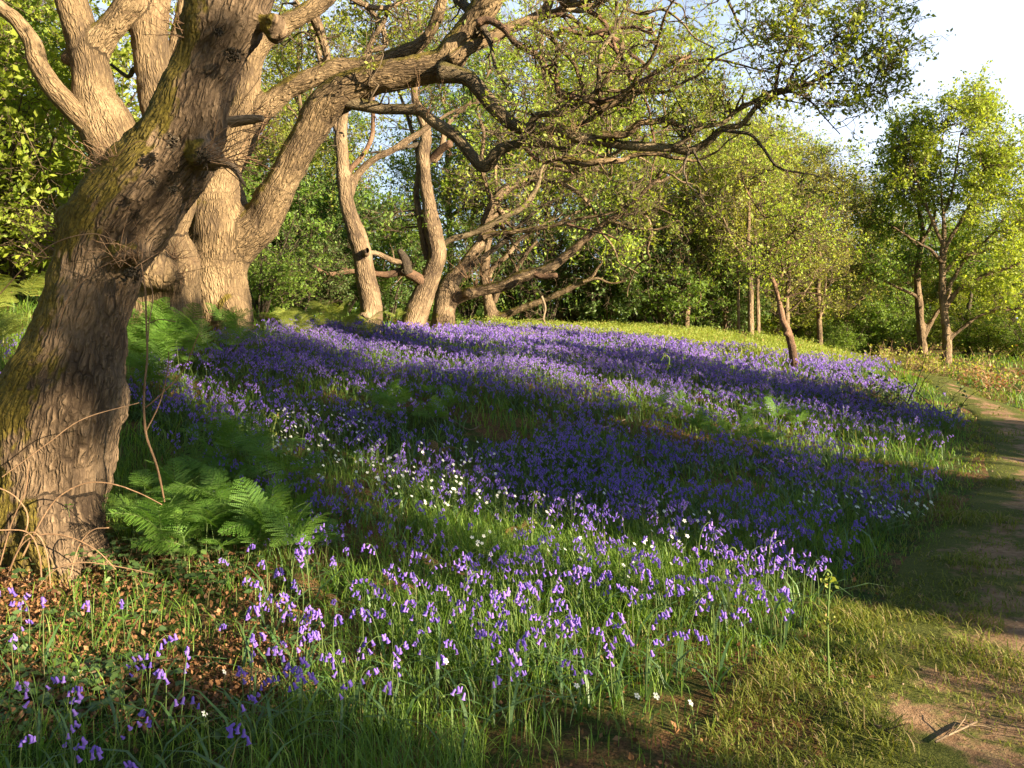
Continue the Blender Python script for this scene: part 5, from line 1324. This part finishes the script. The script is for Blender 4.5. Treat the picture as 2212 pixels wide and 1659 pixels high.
gcan = 'dry bramble canes at the foot of the leaning oak'
for pts in ([(50, 1200, 7), (75, 1150, 7), (120, 1080, 7), (180, 1045, 6), (240, 1045, 5), (300, 1065, 4), (350, 1090, 2)], [(20, 1230, 6), (60, 1130, 6), (40, 1080, 5), (0, 1055, 5), (-40, 1050, 4)], [(90, 1260, 6), (85, 1200, 6), (60, 1150, 5), (-10, 1145, 5)], [(10, 1260, 6), (45, 1180, 6), (90, 1155, 6), (150, 1160, 5), (210, 1190, 4), (250, 1230, 2)],
            [(110, 1270, 5), (100, 1190, 5), (75, 1150, 5), (50, 1160, 4)], [(0, 1220, 5), (25, 1130, 5), (55, 1060, 4), (62, 1000, 3)], [(150, 1250, 5), (170, 1180, 5), (200, 1145, 4), (235, 1140, 3)], [(70, 1280, 5), (120, 1230, 5), (180, 1215, 4), (260, 1225, 3), (330, 1240, 2)], [(5, 1030, 4), (100, 960, 4), (180, 905, 3), (300, 870, 2)], [(-5, 640, 4), (70, 560, 4), (130, 520, 4), (200, 505, 3), (250, 520, 2)], [(120, 720, 4), (150, 640, 4), (200, 590, 4), (250, 560, 3)]):
    stick('bramble_cane', 'dry tan bramble cane arching across the foot of the leaning oak' if pts[0][1] > 1000 else ('long bare cane curving in front of the leaning trunk at burr height'), 'cane', 4.55, 4.5, [(a, b_, w_ * .62) for a, b_, w_ in pts], 'cane', 5, gcan if pts[0][1] > 1000 else 'bare canes across the trunk')
for i, (d0, pts, lab) in enumerate(((None, [(1190, 935, 5), (1240, 922, 5), (1300, 930, 4), (1350, 912, 3)], 'dead forked stick lying on the bluebells at the centre right'), (None, [(900, 900, 4), (960, 905, 4), (1010, 935, 3), (1040, 925, 2)], 'thin bent stick in the bluebells left of the centre'), (None, [(1180, 950, 4), (1150, 980, 4), (1215, 930, 3), (1270, 905, 2)], 'dark twisted stick propped in the bluebells'),
                                    (None, [(560, 830, 4), (610, 850, 4), (640, 880, 3)], 'pale stick lying below the big oak'), (None, [(1850, 1560, 6), (1890, 1590, 6), (1935, 1610, 4)], 'short stick lying on the worn path edge'), (None, [(2020, 1625, 5), (2060, 1600, 5), (2110, 1580, 4)], 'bare twig lying on the path near the lower right corner'), (None, [(60, 1500, 6), (160, 1480, 6), (260, 1455, 5), (390, 1440, 3)], 'long brown stick lying on the leaf litter'))):
    mid = pts[len(pts) // 2]; g = on_ground(mid[0], mid[1] + 6); d = g[1] - .03
    P = np.array([on_ground(p[0], p[1]) for p in pts]); P[:, 2] += .03
    C = catmull(np.hstack([P, np.array([[p[2] / 2 / F * q[1]] for p, q in zip(pts, P)])]), .05)
    b = MB(); tubes(b, C[:, :3], C[:, 3], 6)
    s2, d2, q2 = kids(C[None, :, :3], C[None, :, 3], 5, .2, .9); d2[:, 2] = np.minimum(np.abs(d2[:, 2]), .15); P2, R2 = grow(s2, d2, np.full(5, .14), q2 * .6, np.full(5, .001), 4, .25, -.15); tubes(b, P2, R2, 4)
    tag(b.obj('fallen_stick', M['dead_wood'] if i != 2 else M['dark_bark']), lab, 'stick')

def crozier(px, py, top, d, lab):
    P, R = limb(d, d, [(px, py, 5), (px - 2, (py + top) / 2, 4.5), (px + 2, top + 20, 4), (px + 6, top, 3), (px - 4, top - 8, 3), (px - 12, top + 4, 2)], .02, .1)
    r = thing('fern_shoot', lab, 'fern', P[0]); b = MB(); tubes(b, P, R, 6); part(b, 'stem', M['bell_stem'], r)
    for k in range(2):
        fr = MB(); n = 26; Q = P[-8 - 9 * k] + RNG.normal(size=(n, 3)) * .018; leaves(fr, Q, .022, wid=.5); part(fr, 'frond', M['fern_lit'], r)
for px, py, top, lab in ((1150, 1215, 1070, 'tall pale unfurling fern shoot standing alone in the middle of the meadow'), (1790, 1470, 1370 - 130, 'yellow fern shoot among sunlit bluebells near the path'), (560, 975, 890, 'unfurling fern shoot above the sunlit bluebells left of centre'), (530, 985, 895, 'second pale fern shoot left of the unfurling one above the bluebells'), (590, 970, 900, 'third small fern shoot right of the unfurling one above the bluebells'), (1440, 830, 775, 'bright fern shoot rising from the sunlit band of bluebells'), (1585, 1260, 1190, 'small pale fern shoot in the dark grass right of centre')):
    g = on_ground(px, py); crozier(px, py, top, g[1], lab)
for px, py, s, lab in ((432, 1290, 1.0, 'bright green seedling with four leaves behind the lone tall bluebell'), (280, 1390, 1.1, 'bright green seedling on the leaf litter, lower left'), (150, 1395, .8, 'small green seedling near the left edge of the litter'), (1450, 800, 1.2, 'leafy green seedling in the sunlit bluebells'), (150, 905, .6, 'sprig of green leaves growing on the bark of the leaning oak')):
    g = on_ground(px, py) if py != 905 else at(150, 1115, 4.85); r = thing('seedling', lab, 'seedling', g, scale=s)
    b = MB(); P, R = grow(np.array([[0, 0, -.01]]), np.array([[0, 0, 1.]]), np.array([.12]), [.002], [.0012], 4, .1); tubes(b, P, R, 4); b.obj('stem', M['bell_stem'], r)
    for j in range(5):
        b = MB(); th = j * 1.5; d = np.array([math.cos(th), math.sin(th), .25]); s_ = unit(np.cross(d, [0, 0, 1.])); o = P[0, -1] - np.array([0, 0, .03 * (j > 2)])
        b.add([o, o + d * .022 + s_ * .013, o + d * .04 + s_ * .009, o + d * .055 - np.array([0, 0, .01]), o + d * .04 - s_ * .009, o + d * .022 - s_ * .013], q=[[0, 1, 2, 3], [0, 3, 4, 5]], var=RNG.random()); b.obj('leaf', M['leaf_seedling'], r)

# ---- tangled dead bush beside the path
g = on_ground(1850, 885)
r = thing('bramble_bush', 'low tangled half dead bramble bush by the path, right of the small tree', 'bush', g)
b = MB(); n = 70
S = np.zeros((n, 3)); S[:, :2] = RNG.normal(size=(n, 2)) * np.array([.7, .35]); D = RNG.normal(size=(n, 3)) * np.array([.9, .7, .3]) + np.array([0, 0, .45])
P, R = grow(S, D, .5 + .7 * RNG.random(n), np.full(n, .007), np.full(n, .002), 7, .3, -.05); tubes(b, P, R, 4)
s2, d2, q2 = kids(P, R, 3, .2, .9); P2, R2 = grow(s2, d2, .15 + .3 * RNG.random(len(s2)), np.full(len(s2), .003), np.full(len(s2), .001), 4, .3); tubes(b, P2, R2, 3)
b.obj('stem', M['dark_bark'], r)
b = MB(); leaves(b, spray_points(P2[::2], 5, .04), .05, wid=.6); b.obj('foliage', M['leaf_bramble'], r)
b = MB(); P, R = grow(np.array([[.9, .2, .1]]), np.array([[.45, 0, .8]]), np.array([.95]), [.010], [.003], 8, .12); tubes(b, P, R, 5); b.obj('branch', M['dark_bark'], r)
b = MB(); P, R = grow(np.array([[.12, -.3, -.35]]), np.array([[0, 0, 1.]]), np.array([.75]), [.011], [.006], 6, .08); tubes(b, P, R, 5); b.obj('branch', M['dead_wood'], r)
for px, py, wdt, lab in ((2190, 845, 1.1, 'dry brown bramble heap at the right edge beyond the path'), (2120, 820, .9, 'low dry scrub left of the brown heap, beyond the path'), (1990, 800, .8, 'dry scrub at the feet of the tree pair'), (1905, 790, .8, 'low scrub left of the tree pair by the far path')):
    g = on_ground(px, py); rr = thing('dry_scrub', lab, 'scrub', g)
    b = MB(); n = 90; S = np.zeros((n, 3)); S[:, :2] = RNG.normal(size=(n, 2)) * wdt * .6
    P, R = grow(S, RNG.normal(size=(n, 3)) * .8 + np.array([0, 0, .9]), .5 + .6 * RNG.random(n), np.full(n, .008), np.full(n, .003), 6, .3, -.08); tubes(b, P, R, 3); b.obj('stem', M['cane'], rr)
    b = MB(); leaves(b, spray_points(P, 7, .08), .08, wid=.5); b.obj('foliage', M['leaf_olive'] if px < 2150 else M['fern_dry'], rr)
